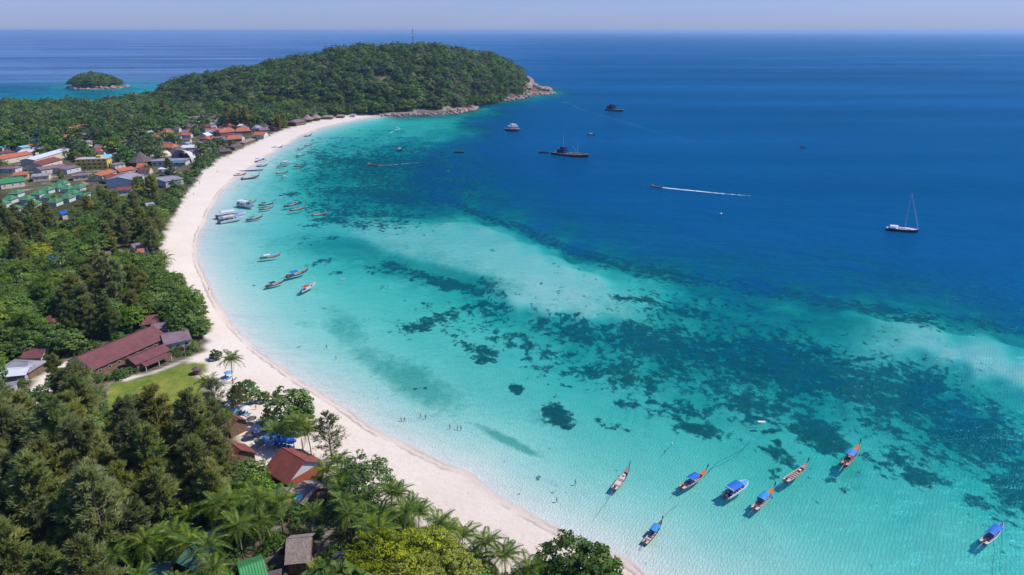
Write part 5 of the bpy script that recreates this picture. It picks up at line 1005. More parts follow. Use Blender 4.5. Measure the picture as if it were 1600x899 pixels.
hero('shore_tree', ALMOND[2], 888, 915, 'rich green sea almond at the bottom edge beside the waterline, left crown', 'almond tree', 1.15); hero('shore_tree', ALMOND[0], 925, 925, 'rich green sea almond at the bottom edge beside the waterline, right crown', 'almond tree', 1.2); hero('shore_tree', ALMOND[1], 858, 925, 'low green crown left of the big shore almond at the bottom', 'almond tree', .9)
for i, (x, y, v, s, lb) in enumerate([(722, 884, 0, 1.0, 'first of the row at the bottom edge of the beach'), (760, 905, 2, 1.0, 'second of the row at the bottom edge, tallest'), (790, 926, 0, 1.02, 'third of the row at the bottom edge'), (822, 936, 1, 1.0, 'last of the row at the bottom edge by the shore almond'),
        (740, 915, 1, .9, 'low one tucked between the first two of the bottom row'), (694, 858, 3, .9, 'at the upper end of the bottom row'), (806, 945, 3, 1, 'half cut by the frame under the bottom row')]):
    hpalm(x, y, 'coconut palm ' + lb, v, s, group='palms in the bottom beach row')
for i, (x, y, v, s, lb) in enumerate([(560, 778, 1, 1, 'highest on the beach edge above the dense grove'), (528, 765, 0, .95, 'right behind the thin casuarina'), (612, 822, 0, 1, 'on the beach edge with fronds over the sand'), (630, 818, 2, .85, 'upper of two crossing on the beach edge'), (645, 836, 1, .95, 'right of the two crossing palms'),
        (655, 848, 0, .9, 'nearest the bright spreading trees on the beach side'), (544, 792, 0, 1.0, 'below the highest one of the grove edge'), (512, 786, 2, .9, 'over the thatched lean-to')]):
    hpalm(x, y, 'coconut palm ' + lb, v, s, group='palms along the beach edge of the grove')
for i, (x, y, v, s, lb) in enumerate([(350, 838, 0, 1.1, 'bright-fronded coconut palm against the dark casuarinas, left of the round tree'), (282, 888, 1, 1.1, 'coconut palm with yellowish fronds over the teal roofs'), (245, 902, 0, 1.1, 'coconut palm at the foot of the dark casuarinas'), (190, 925, 2, 1.0, 'coconut palm low in the left bottom corner'),
        (382, 880, 0, 1.1, 'coconut palm above the bright green roof'), (408, 860, 1, 1.0, 'coconut palm right above the green bungalow'), (270, 870, 3, 1.0, 'coconut palm crossing another above the teal bungalow'), (312, 902, 0, 1.1, 'coconut palm hanging over the larger teal roof'), (340, 912, 2, 1.0, 'coconut palm at the bottom edge right of the teal roofs')]):
    hpalm(x, y, lb, v, s)
hpalm(74, 470, 'coconut palm standing among dark trees left of the big casuarina clump', 0, 1.1)
for i, (x, y, s, lb) in enumerate([(290, 524, 1.15, 'large sea almond at the beach end of the resort'), (310, 528, .85, 'lower sea almond crown reaching over the sand by the resort'), (268, 502, .95, 'sea almond behind the resort beach wing'), (272, 482, .95, 'sea almond on the beach edge above the resort'), (258, 466, 1.0, 'sea almond in the middle of the shore row'), (246, 450, 1.0, 'sea almond farther up the shore row'), (262, 446, .8, 'sea almond leaning out over the sand'), (240, 430, .9, 'topmost sea almond of the shore row')]):
    hero('sea_almond', ALMOND[i % 3], x, y, lb, 'almond tree', s, 'sea almonds along the beach edge')
# big casuarinas
bigp = [(128, 500, 1.05), (150, 486, 1.1), (172, 478, 1.15), (196, 480, 1.15), (216, 486, 1.0), (140, 520, 1.0), (165, 510, 1.15), (190, 508, 1.1), (212, 508, .9), (120, 540, .95), (146, 535, .9), (108, 505, .9), (178, 530, .8), (230, 475, .85), (182, 462, 1.0), (160, 466, 1.0)]
for i, (x, y, s) in enumerate(bigp):
    o = hero('casuarina_tree', PINE[i % 5], x, y, '', 'casuarina tree', s, 'big casuarina clump behind the resort'); TREES.append((o, x, y, 'olive casuarina in the big clump behind the resort hall', 1))
for i, (x, y, s, lb) in enumerate([(222, 322, 1.0, 'left one of the two dark casuarinas in front of the grey halls'), (242, 320, 1.15, 'right one of the two dark casuarinas in front of the grey halls'), (360, 198, 1.6, 'left part of the great dark casuarina behind the orange beach roofs'), (378, 200, 1.8, 'middle of the great dark casuarina behind the orange beach roofs'), (396, 200, 1.7, 'right part of the great dark casuarina behind the orange beach roofs'),
        (368, 203, 1.5, 'front left of the great dark casuarina behind the beach roofs'), (388, 203, 1.5, 'front right of the great dark casuarina behind the beach roofs'), (436, 205, 1.2, 'casuarina at the beach edge left of the brown beach roofs'), (444, 203, 1.0, 'smaller casuarina beside the one at the far beach edge'), (262, 196, 1.5, 'tall dark casuarina at the forest edge above the village'), (150, 207, .9, 'slim dark casuarina beside the yellow inn')]):
    hero('dark_casuarina', (PINE[i % 5][0], PINE[1 + 2 * (i % 2)][1]) if 0 else PINE[i % 2 * 2 + 0 if i > 7 else 1 + 2 * (i % 2)], x, y, lb, 'casuarina tree', s)

for i, (x, y, s) in enumerate([(338, 722, 1.0), (345, 760, .95), (318, 745, 1.05), (326, 700, .8), (352, 790, .9), (300, 735, 1.0)]):
    o = hero('casuarina_tree', PINE[i % 5], x, y, '', 'casuarina tree', s); TREES.append((o, x, y, 'feathery casuarina shading the red roofs', 1))
# ---------------------------------------------------------------- the woods
def inpoly(x, y, pl):
    c = False; n = len(pl)
    for i in range(n):
        (x0, y0), (x1, y1) = pl[i], pl[(i + 1) % n]
        if (y0 > y) != (y1 > y) and x < (x1 - x0) * (y - y0) / (y1 - y0) + x0: c = not c
    return c
pine_zone = [(-400, 628), (40, 632), (150, 668), (225, 672), (300, 676), (340, 690), (376, 745), (372, 800), (310, 836), (240, 868), (215, 910), (160, 990), (-400, 1100)]
pine_fringe = [(60, 612), (150, 592), (165, 640), (160, 668), (40, 640)]
palm_zone = [(376, 800), (430, 812), (500, 770), (545, 782), (600, 812), (650, 836), (690, 872), (700, 900), (690, 1010), (150, 1010), (215, 910), (240, 868), (310, 836)]
pz2 = [(0, 340), (100, 345), (95, 385), (60, 400), (0, 400)]; pz3 = [(165, 352), (250, 345), (262, 385), (255, 402), (160, 398)]
bare_poly = [(586, 117), (620, 117), (626, 139), (584, 139)]
def blocked(x, y, z, h, r):
    cx, cy_ = pix(x, y, z + h * .62); k = F / max(60.0, y * cp - (z - CH) * sp_) * r * (.5 if y < 420 else .62)
    if y > 420: h *= .85
    for (a, b, c_, d, cl, ctr, rad) in CLEAR:
        if not cl:
            if (ctr.x - x) ** 2 + (ctr.y - y) ** 2 < rad ** 2: return True
            continue
        if (ctr.x - x) ** 2 + (ctr.y - y) ** 2 < (rad + r * .25) ** 2: return True
        if cl == 2:
            if a < cx < c_ and b < cy_ < d and random.random() < .8: return True
            continue
        if cl < .5:
            if y < ctr.y and a - k * .2 < cx < c_ + k * .2 and b - k * .4 < cy_ < d: return True
            continue
        if y < ctr.y and a - k < cx < c_ + k and b - k * .9 < cy_ < d + k * .5: return True
    return False
cell = {}
def near(x, y, r):
    i, j = int(x // 12), int(y // 12)
    for a in range(i - 1, i + 2):
        for b in range(j - 1, j + 2):
            for (u, v, q) in cell.get((a, b), ()):
                if (u - x) ** 2 + (v - y) ** 2 < (q + r) ** 2: return True
    return False
def put(x, y, r): cell.setdefault((int(x // 12), int(y // 12)), []).append((x, y, r))
for q in PLANTED: put(*q)
cand = []
def jgrid(x0, x1, y0, y1, s):
    nx, ny = int((x1 - x0) / s), int((y1 - y0) / s)
    for j in range(ny):
        for i in range(nx): yield x0 + (i + .5 * (j % 2) + rng.uniform(-.38, .38)) * s, y0 + (j + rng.uniform(-.38, .38)) * s
for (x0, x1, y0, y1, s) in ((-420, 30, 20, 330, 4.9), (-860, -60, 330, 640, 7.6), (-1300, -120, 640, 1000, 9.0), (-1250, 420, 1000, 1420, 12.5), (-900, 420, 1420, 1900, 13.5)):
    cand += [(x, y, s) for x, y in jgrid(x0, x1, y0, y1, s)]
ca = np.array(cand); sv = sdist(ca[:, 0], ca[:, 1], veg); sl_ = sdist(ca[:, 0], ca[:, 1], lawn); sc_ = sdist(ca[:, 0], ca[:, 1], clearing); sp1 = np.maximum(sdist(ca[:, 0], ca[:, 1], path_l), sdist(ca[:, 0], ca[:, 1], path_r)); st_ = sdist(ca[:, 0], ca[:, 1], town)
zz = ground_z(ca[:, 0], ca[:, 1]); bb_, cc_ = np.interp(ca[:, 0] / ca[:, 1], bx, bc), np.interp(ca[:, 0] / ca[:, 1], bx, bf)
hillm = (hill_h(ca[:, 0], ca[:, 1]) > 2.0)
spots = []
for i, (x, y, s) in enumerate(cand):
    if sv[i] < 1.5 or sl_[i] > -1 or sc_[i] > -1 or sp1[i] > -1.5: continue
    z = max(zz[i], 0.1); a, b = pix(x, y, z)
    if a < -650 or a > 1000: continue
    if hillm[i]:
        if y > bb_[i] + 70: continue
        if inpoly(a, b, bare_poly) or a > 826 - (b - 125) * .1 or (a > 800 and b > 150): continue
        kind, h, r = 'hill', 12, 5
        if random.random() < .05 and y > 1000: continue
    elif inpoly(a, b, pine_zone) or inpoly(a, b, pz2) or inpoly(a, b, pz3): kind, h, r = ('pine', 20, 5) if random.random() < .88 else ('broad', 12, 5)
    elif inpoly(a, b, pine_fringe): kind, h, r = ('pine', 14, 4)
    elif inpoly(a, b, palm_zone): kind, h, r = 'palm', 10, 3.5
    elif y < 330: kind, h, r = random.choice(['broad', 'broad', 'almond', 'palm']), 10, 4.4
    elif y < 640:
        kind, h, r = random.choice(['broad'] * 5 + ['almond'] * 2 + ['pine', 'bright_s', 'bright_s', 'palm']), 10, 4.6
        if sv[i] < 16: kind, h, r = 'shrub', 4, 3.2
    elif y < 900 and sv[i] < 14: kind, h, r = 'shrub', 4, 3.2
    else:
        kind, h, r = random.choice(['broad'] * 4 + ['hill'] * 3 + ['pine'] * (1 if st_[i] < 0 else 0) + ['dry', 'bright_s']), 10, 5
        if st_[i] > 0 and random.random() < .52: continue
    if kind == 'pine' and y < 330 and random.random() < .50: continue
    if near(x, y, s * (.46 if kind == 'pine' and y < 330 else .30)): continue
    if blocked(x, y, z, h, r): continue
    put(x, y, s * .30); dd = math.sqrt(x * x + y * y + (CH - z) ** 2); spots.append((dd / (h * r) ** .5, x, y, z, kind, a, b))
spots.sort(key=lambda q: q[0])
# further village roofs between the named ones
RC = [('grey', 'grey_roof'), ('mauve-grey', 'mauve_roof'), ('rusty red', 'rust_roof'), ('orange', 'orange_roof'), ('white', 'white_roof'), ('brown', 'dark_thatch'), ('pale grey', 'grey_roof'), ('orange', 'orange_roof'), ('mauve-grey', 'mauve_roof')]
kk = 0
for x, y in jgrid(-640, -150, 560, 1010, 21):
    if sdist(np.array([x]), np.array([y]), town)[0] < 4: continue
    if sdist(np.array([x]), np.array([y]), veg)[0] < 12: continue
    if any((c_[5].x - x) ** 2 + (c_[5].y - y) ** 2 < (c_[6] + 9) ** 2 for c_ in CLEAR): continue
    a, b = pix(x, y, 8); an = random.choice([.1, .25, -.2, 1.3, .2]); l_ = random.uniform(3, 7); nmr, rf = RC[kk % len(RC)]; kk += 1
    if a < -30: continue
    p0, p1 = pix(x - math.cos(an) * l_, y - math.sin(an) * l_, 8), pix(x + math.cos(an) * l_, y + math.sin(an) * l_, 8)
    o = gable('', p0, p1, random.uniform(4, 6.5), random.uniform(5.2, 7.5), 4.2, rf, 'cream_wall' if kk % 2 else 'white_wall', 'village_building', 'building', 'small roofs of the village', windows=2, hip=random.choice([0, 0, 2.5]), base=2.2)
    TREES.append((o, a, b, nmr + ' roofed village house', 1)); CLEAR[-1] = CLEAR[-1][:4] + (1,) + CLEAR[-1][5:]
spots = [q for q in spots if not (q[2] > 520 and blocked(q[1], q[2], q[3], 8, 4))]
LOOK = {'pine': ('casuarina_tree', 'casuarina tree'), 'palm': ('coconut_palm', 'palm tree'), 'broad': ('broadleaf_tree', 'broadleaf tree'), 'almond': ('broadleaf_tree', 'broadleaf tree'), 'bright_s': ('broadleaf_tree', 'broadleaf tree'), 'shrub': ('shore_shrub', 'shrub'), 'hill': ('rainforest_tree', 'rainforest tree'), 'dry': ('broadleaf_tree', 'broadleaf tree')}
QUOTA = {'casuarina_tree': 230, 'coconut_palm': 170, 'broadleaf_tree': 290, 'shore_shrub': 200, 'rainforest_tree': 295}; cnt = {}
rest = []
DESC = {'pine': 'feathery casuarina', 'palm': 'coconut palm', 'broad': 'dense dark green tree', 'almond': 'glossy green broad-leaved tree', 'bright_s': 'yellow-green tree', 'shrub': 'low green shore shrub', 'hill': 'rainforest tree', 'dry': 'brown dry-leaved tree'}
for (_, x, y, z, kind, a, b) in spots:
    nm, cat = LOOK[kind]; visible = -60 < a < 1660 and b < 1010
    if cnt.get(nm, 0) >= QUOTA[nm] or not visible or (kind == 'hill' and y > 1650): rest.append((x, y, z, kind)); continue
    cnt[nm] = cnt.get(nm, 0) + 1; rz = random.uniform(0, 6.28); sc = random.uniform(.66, 1.4) if kind == 'hill' else random.uniform(.74, 1.45) if 330 < y < 700 and kind != 'pine' else random.uniform(.78, 1.25)
    if kind == 'pine': o = make_tree(nm, random.choice(PINE), x, y, '', cat, None, rz, sc * (1 if y < 330 else .72) * (.78 if inpoly(a, b, pine_fringe) else 1))
    elif kind == 'palm': o = make_palm(x, y, '', None, random.randrange(4), rz, sc * .98, 17)
    elif kind in ('broad', 'almond', 'bright_s', 'dry'):
        ms_ = {'broad': BROAD, 'almond': ALMOND, 'bright_s': BRIGHT, 'dry': DRY}[kind]; o = make_tree(nm, random.choice(ms_), x, y, '', cat, None, rz, sc * (.6 if kind == 'bright_s' else 1))
    elif kind == 'shrub': o = make_tree(nm, random.choice(SHRUB), x, y, '', cat, None, rz, sc * (1.25 if y > 600 else 1))
    else:
        o = link(nm, random.choice(HILL), None, (x, y, z - .3), (0, 0, rz), (sc, sc, sc * random.uniform(.85, 1.15))); tag(o, None, cat)
    TREES.append((o, a, b, DESC[kind] + (' on the forested hill' if kind == 'hill' and z > 6 else ''), sc))
print('TREES', len(TREES), 'rest', len(rest), cnt)
# the rest of the wood, too far or too many to count: one object
def scatter_stuff(name, label, pts, srcs):
    me = bpy.data.meshes.new(name); me.from_pydata([(x, y, z - .3) for x, y, z in pts], [], []); o = link(name, me); tag(o, label, kind='stuff')
    ng = bpy.data.node_groups.new(name, 'GeometryNodeTree'); ng.interface.new_socket('Geometry', in_out='INPUT', socket_type='NodeSocketGeometry'); ng.interface.new_socket('Geometry', in_out='OUTPUT', socket_type='NodeSocketGeometry')
    N = ng.nodes; gi, go = N.new('NodeGroupInput'), N.new('NodeGroupOutput'); jn = N.new('GeometryNodeGeometryToInstance')
    for s in srcs:
        oi = N.new('GeometryNodeObjectInfo'); oi.inputs[0].default_value = s; oi.transform_space = 'ORIGINAL'; ti = N.new('GeometryNodeGeometryToInstance'); ng.links.new(oi.outputs['Geometry'], ti.inputs[0]); s['_src'] = 1
        srcs_j = ti
        _J.append((ng, ti))
    j = N.new('GeometryNodeJoinGeometry')
    for g_, ti in _J: ng.links.new(ti.outputs[0], j.inputs[0])
    _J.clear()
    ip = N.new('GeometryNodeInstanceOnPoints'); ip.inputs['Pick Instance'].default_value = True
    rv = N.new('FunctionNodeRandomValue'); rv.data_type = 'FLOAT_VECTOR'; rv.inputs[0].default_value = (0, 0, 0); rv.inputs[1].default_value = (0, 0, 6.283)
    sv_ = N.new('FunctionNodeRandomValue'); sv_.data_type = 'FLOAT'; sv_.inputs[2].default_value = .75; sv_.inputs[3].default_value = 1.2; sv_.inputs['Seed'].default_value = 3
    ng.links.new(gi.outputs[0], ip.inputs['Points']); ng.links.new(j.outputs[0], ip.inputs['Instance']); ng.links.new(rv.outputs[0], ip.inputs['Rotation']); ng.links.new(sv_.outputs[1], ip.inputs['Scale']); ng.links.new(ip.outputs[0], go.inputs[0])
    md = o.modifiers.new('scatter', 'NODES'); md.node_group = ng; N.remove(jn)
    return o
_J = []
def src_objs(stem_): return [next(o for o in bpy.data.objects if o.name.startswith(stem_) and o.type == 'MESH' and o.data == m_) for m_ in HILL if any(o.data == m_ for o in bpy.data.objects if o.type == 'MESH')]
hills = [next((o for o in bpy.data.objects if o.type == 'MESH' and o.data == m_), None) for m_ in HILL]; hills = [h for h in hills if h]
islp = [(x, y, gz(x, y)) for x, y in jgrid(float(isl[:, 0].min()), float(isl[:, 0].max()), float(isl[:, 1].min()), float(isl[:, 1].max()), 7) if sdist(np.array([x]), np.array([y]), isl)[0] > 3]
scatter_stuff('far_forest', 'continuous forest canopy on the far side of the hill and inland', [(x, y, z) for x, y, z, k in rest if y > 640 or (y > 560 and pix(x, y, z)[0] < -70)], hills)
scatter_stuff('inland_forest', 'continuous tree cover inland and below, past the edges of the view', [(x, y, z) for x, y, z, k in rest if y <= 560 and (pix(x, y, z)[0] < -70 or pix(x, y, z)[1] > 1010)], hills)
scatter_stuff('islet_woods', 'dense dark green woods covering the small offshore islet', islp, hills)
bush = link('undergrowth_source', SHRUB[0][1], None, (-9999, 0, 0))
und = [(x, y, gz(x, y)) for x, y in jgrid(-260, 20, 90, 330, 3.6)]
ua = np.array(und); k1 = (sdist(ua[:, 0], ua[:, 1], veg) > .5) & (sdist(ua[:, 0], ua[:, 1], lawn) < -1) & (sdist(ua[:, 0], ua[:, 1], path_l) < -1) & (sdist(ua[:, 0], ua[:, 1], path_r) < -1)
for c_ in CLEAR[8:]: k1 &= (ua[:, 0] - c_[5].x) ** 2 + (ua[:, 1] - c_[5].y) ** 2 > (c_[6] * .8 + 1) ** 2
k1 &= rng.random(len(ua)) < .62
shr0 = next(o for o in bpy.data.objects if o.name.startswith('shore_shrub'))
cr0 = [c for c in shr0.children if c.name.startswith('crown')][0]
bpy.data.objects.remove(bush)
ug = scatter_stuff('undergrowth', 'low green undergrowth between the houses, palms and casuarinas', [und[i] for i in range(len(und)) if k1[i]], [cr0])
for n_ in ug.modifiers[0].node_group.nodes:
    if n_.bl_idname == 'FunctionNodeRandomValue' and n_.data_type == 'FLOAT': n_.inputs[2].default_value = .35; n_.inputs[3].default_value = .8
# every scattered tree gets a label that says which one it is
MARKS = [(143, 256, 'the yellow hotel'), (285, 241, 'the white stage arch'), (68, 243, 'the long white warehouse'), (222, 254, 'the dark cone roof'), (192, 276, 'the big grey-roofed hall'), (17, 278, 'the green hall roof'), (85, 298, 'the green bungalows'), (120, 198, 'the yellow inn'), (300, 182, 'the long purple hotel wing'), (364, 208, 'the orange beach roofs'),
         (406, 207, 'the vivid orange restaurant'), (487, 186, 'the thatched peaks'), (438, 175, 'the purple roofs at the hill foot'), (180, 540, 'the long resort hall'), (55, 552, 'the small brown house'), (20, 580, 'the white shed'), (245, 605, 'the green lawn'), (364, 600, 'the lone palm'), (430, 685, 'the blue sunbeds'), (462, 730, 'the rust-red house'),
         (375, 705, 'the red roof by the sunbeds'), (415, 885, 'the bright green roof'), (462, 858, 'the large thatched house'), (290, 870, 'the teal roofs'), (640, 880, 'the bright spreading trees'), (170, 470, 'the big casuarina clump'), (95, 360, 'the grassy clearing'), (60, 484, 'the white shade sail'), (90, 402, 'the blue tarpaulin roof'), (215, 388, 'the little orange roof'),
         (0, 880, 'the bottom left corner'), (0, 640, 'the left frame edge'), (120, 720, 'the dark heart of the casuarina wood'), (240, 780, 'the shaded gap in the casuarinas'), (560, 800, 'the beach edge of the palm grove'), (645, 72, 'the radio mast on the hilltop'), (603, 126, 'the bare patch on the hill'), (818, 130, 'the rocky headland'), (700, 165, 'the boulder shore'), (590, 178, 'the far end of the beach'),
         (500, 100, 'the left shoulder of the hill'), (400, 130, 'the lower ridge of the hill'), (480, 150, 'the slope above the far beach'), (330, 150, 'the saddle left of the hill'), (148, 150, 'the shore facing the islet'), (20, 190, 'the left edge of the far forest'), (230, 160, 'the forest edge at the back shore'), (720, 110, 'the right shoulder of the hill'), (290, 300, 'the flat grey roof'), (280, 345, 'the widest bend of the beach')]
labs = {}
for o, a, b, d, sc in TREES:
    k = min(MARKS, key=lambda m_: (m_[0] - a) ** 2 + ((m_[1] - b) * 1.6) ** 2); dx, dy = a - k[0], b - k[1]
    rel = ('right of ' if dx > 0 else 'left of ') if abs(dx) > 1.5 * abs(dy) else ('below ' if dy > 0 else 'beyond ')
    sz = 'tall ' if sc > 1.08 else 'small ' if sc < .88 else ''
    if 'big clump' in d: lab = ('tall ' if sc > 1.05 else 'shorter ' if sc < .95 else '') + d
    elif 'shading' in d: lab = d
    else: lab = sz + d + ' ' + rel + k[2]; w_ = lab.split(); lab = ' '.join(w_) if len(w_) <= 12 else (d.replace(' on the forested hill', '') + ' ' + rel + k[2])
    labs.setdefault(lab, []).append((a, b, o))
ORD = ['leftmost', 'second', 'third', 'fourth', 'fifth', 'sixth', 'seventh', 'eighth', 'ninth', 'tenth', 'eleventh', 'twelfth', 'thirteenth', 'fourteenth', 'fifteenth', 'sixteenth']; NUM = 'one two three four five six seven eight nine'.split()
for lab, L_ in labs.items():
    L_.sort(key=lambda q: q[0]); n = len(L_)
    for i, (_, _, o) in enumerate(L_):
        if n == 1: o['label'] = lab
        elif n <= 16: o['label'] = lab + (', ' + ('leftmost' if i == 0 else 'rightmost' if i == n - 1 else ORD[i] + ' from left'))
        else: o['label'] = lab
        if not o.get('group'): o['group'] = {'casuarina tree': 'casuarina trees of the shore wood', 'palm tree': 'coconut palms of the grove', 'broadleaf tree': 'broadleaf trees of the village and wood', 'shrub': 'shrubs along the beach edge', 'rainforest tree': 'rainforest trees of the hill and back forest'}[o['category']]

# ---------------------------------------------------------------- rocks
rockm = mat('granite', (.34, .24, .20), .9, .4, .25, bump=.8, dirt=(.20, .15, .13), rnd=.35)
def rock_mesh(i):
    rg = np.random.default_rng(200 + i); import bmesh
    bm = bmesh.new(); bmesh.ops.create_icosphere(bm, subdivisions=2, radius=1)
    k = rg.normal(size=(7, 3)); k /= np.linalg.norm(k, axis=1)[:, None]; lim = rg.uniform(.55, .9, 7)
    for v in bm.verts:
        p = np.array(v.co[:])
        for n_, l in zip(k, lim):
            e = p @ n_ - l
            if e > 0: p = p - n_ * e
        p *= 1 + rg.uniform(-.05, .05); v.co = p
    me = bpy.data.meshes.new('boulder'); bm.to_mesh(me); bm.free(); me.materials.append(rockm); return me
RK = [rock_mesh(i) for i in range(6)]
segs = [([(592, 182), (640, 182), (690, 179), (725, 176), (741, 171)], 80, 3.0, 'dark boulder on the shore right of the far beach', 'boulders from the beach end to the rocky point'), ([(700, 176), (728, 174), (741, 171), (733, 166)], 26, 6.0, 'big pinkish boulder on the rocky point below the hill', 'big boulders on the rocky point'),
        ([(735, 163), (760, 160), (800, 157), (826, 151)], 60, 3.6, 'pale pink boulder on the shore between point and headland', 'boulders between the point and the headland'), ([(815, 152), (830, 149), (850, 148), (872, 146)], 50, 4.6, 'reddish rock at the tip of the headland', 'rocks of the headland tip'),
        ([(822, 146), (826, 134), (832, 140), (842, 141), (858, 144)], 64, 9.0, 'large weathered rock on the slope of the headland', 'rocks on the headland slope'), ([(107, 137.5), (120, 139.3), (150, 139.8), (180, 138.3), (195, 136)], 44, 7.0, 'pale granite boulder at the waterline of the small islet', 'boulders round the small islet')]
for pts, n, sz, lb, gp in segs:
    w3 = [P(a, b, 0) for a, b in pts]; ln = [0]
    for i in range(len(w3) - 1): ln.append(ln[-1] + (w3[i + 1] - w3[i]).length)
    for i in range(n):
        u = ln[-1] * (i + random.random()) / n; k = max(j for j in range(len(ln) - 1) if ln[j] <= u); q = w3[k].lerp(w3[k + 1], (u - ln[k]) / max(.1, ln[k + 1] - ln[k]))
        x, y = q.x + random.uniform(-5, 5), q.y + random.uniform(-4, 12) * (1 if sz < 6.5 else 1.6); z = max(gz(x, y), -.5); s = sz * random.uniform(.45, 1.25) * (.8 if z < .2 else 1)
        o = link('boulder', RK[i % 6], None, (x, y, z + s * .12), (random.uniform(-.3, .3), random.uniform(-.3, .3), random.uniform(0, 6.3)), (s * 1.15, s * .9, s * .72)); tag(o, lb, 'rock', gp)

# ---------------------------------------------------------------- radio mast on the hilltop
mx0 = 646; b_ = mx0; g = None
for yy_ in np.linspace(1300, 1520, 45):
    x_ = (mx0 - 800) / F * (yy_ * cp + CH * sp_ * .3); z_ = gz(x_, yy_)
    if g is None or z_ > g[2]: g = (x_, yy_, z_)
t = thing('radio_mast', 'slender lattice radio mast rising above the hilltop trees', 'radio mast', (g[0], g[1], g[2] - .5)); Hm = 42; mm = cm('mast_steel', (.26, .27, .32), rough=.5)
for sx, sy in ((-1, -1), (1, -1), (1, 1), (-1, 1)): link('leg', MB().tube([(sx * 1.6, sy * 1.6, 0), (sx * .35, sy * .35, Hm)], .22, 5, mm).mesh('leg'), t)
br = MB()
for i in range(12):
    z0, z1 = Hm * i / 12, Hm * (i + 1) / 12; r0, r1 = 1.6 - 1.25 * i / 12, 1.6 - 1.25 * (i + 1) / 12
    for k in range(4):
        c0, c1 = [(-1, -1), (1, -1), (1, 1), (-1, 1)][k], [(-1, -1), (1, -1), (1, 1), (-1, 1)][(k + 1) % 4]; br.tube([(c0[0] * r0, c0[1] * r0, z0), (c1[0] * r1, c1[1] * r1, z1)], .10, 4, mm)
link('bracing', br.mesh('bracing'), t); link('antenna', MB().tube([(0, 0, Hm), (0, 0, Hm + 7)], .12, 5, mm).mesh('antenna'), t); link('platform', MB().box(-1.6, 1.6, -1.6, 1.6, Hm * .62, Hm * .62 + .5, mm).mesh('platform'), t)
for k in range(3): link('dish', MB().tube([(0, 0, -.1), (0, 0, .4)], [1.2, .9], 10, M['boat_white']).mesh('dish'), t, (math.cos(k * 2.1) * 1.5, math.sin(k * 2.1) * 1.5, Hm * .7), (R(90), 0, k * 2.1))
g = G(753, 96); x_, y_ = g.x, g.y
# ---------------------------------------------------------------- sunbeds, parasols, flag, poles
def parasol(label, px, py, m, r=1.6, h=2.4, thatch=False, group='parasols around the sunbeds'):
    g = G(px, py); t = thing('parasol', label, 'parasol', (g.x, g.y, g.z), random.uniform(0, 1), group)
    link('pole', MB().tube([(0, 0, 0), (0, 0, h)], .04, 6, M['trim']).mesh('pole'), t); mb = MB(); N = 8
    vs = [(0, 0, h + .1)] + [(math.cos(a) * r * q, math.sin(a) * r * q, h + .1 - (.55 if thatch else .42) * q ** 1.2 - (.05 if k % 2 and q == 1 else 0)) for q in (.5, 1) for k, a in enumerate([2 * math.pi * i / (2 * N) for i in range(2 * N)])]
    fs = [(0, 1 + k, 1 + (k + 1) % 16) for k in range(16)] + [(1 + k, 17 + k, 17 + (k + 1) % 16, 1 + (k + 1) % 16) for k in range(16)]; mb.add(vs, fs, M[m]); link('canopy', mb.mesh('canopy'), t)
    return t
ps = [(375, 642, 'white_roof', 'white parasol farthest up the sand beside the thin casuarina'), (384, 646, 'boat_white', 'white parasol just right of the farthest one'), (368, 650, 'light_blue', 'pale blue parasol near the casuarinas'), (409, 670, 'boat_white', 'bright white parasol in front of the large sea almond'), (401, 681, 'white_roof', 'large white parasol left of the blue ones'), (416, 677, 'light_blue', 'pale blue parasol under the large sea almond'),
      (421, 688, 'blue_canvas', 'deep blue parasol, upper left of the blue cluster'), (431, 689, 'blue_canvas', 'deep blue parasol in the middle of the cluster'), (423, 700, 'light_blue', 'pale blue parasol nearest the thatched shade'), (437, 698, 'blue_canvas', 'deep blue parasol at the lower end of the cluster'), (447, 697, 'blue_canvas', 'deep blue parasol under the leftmost palm'), (456, 699, 'blue_canvas', 'deep blue parasol farthest right, by the palm trunks'), (414, 694, 'light_blue', 'pale blue parasol at the edge of the blue cluster'),
      (358, 590, 'light_blue', 'pale blue parasol below the lone palm'), (735, 893, 'light_blue', 'striped blue parasol under the bottom row of palms'), (392, 686, 'dark_thatch', 'thatched parasol left of the sunbeds'), (394, 662, 'dark_thatch', 'thatched parasol beyond the white ones'), (407, 698, 'thatch', 'thatched parasol above the rust-red roofs'), (583, 779, 'boat_white', 'solitary white parasol on the open beach above the palm grove')]
for x, y, m_, lb in ps: parasol(lb, x, y, m_, 1.9 if 'large' in lb else 1.6, thatch='thatch' in lb)
bed = MB().box(-.95, .5, -.33, .33, .28, .36, M['blue_canvas']).mesh('mattress'); bed2 = MB().box(-.95, .5, -.33, .33, .28, .36, M['light_blue']).mesh('mattress'); leg_ = MB().box(-.04, .04, -.3, .3, 0, .277, M['boat_white']).mesh('bed_leg')
def bb2(m): return MB().add([(.5, -.33, .3), (.5, .33, .3), (1.0, .33, .7), (1.0, -.33, .7), (.55, -.33, .24), (.55, .33, .24), (1.05, .33, .64), (1.05, -.33, .64)], [(0, 1, 2, 3), (7, 6, 5, 4), (0, 3, 7, 4), (1, 5, 6, 2), (3, 2, 6, 7), (0, 4, 5, 1)], M[m]).mesh('backrest')
B1, B2 = bb2('blue_canvas'), bb2('light_blue')
k = 0
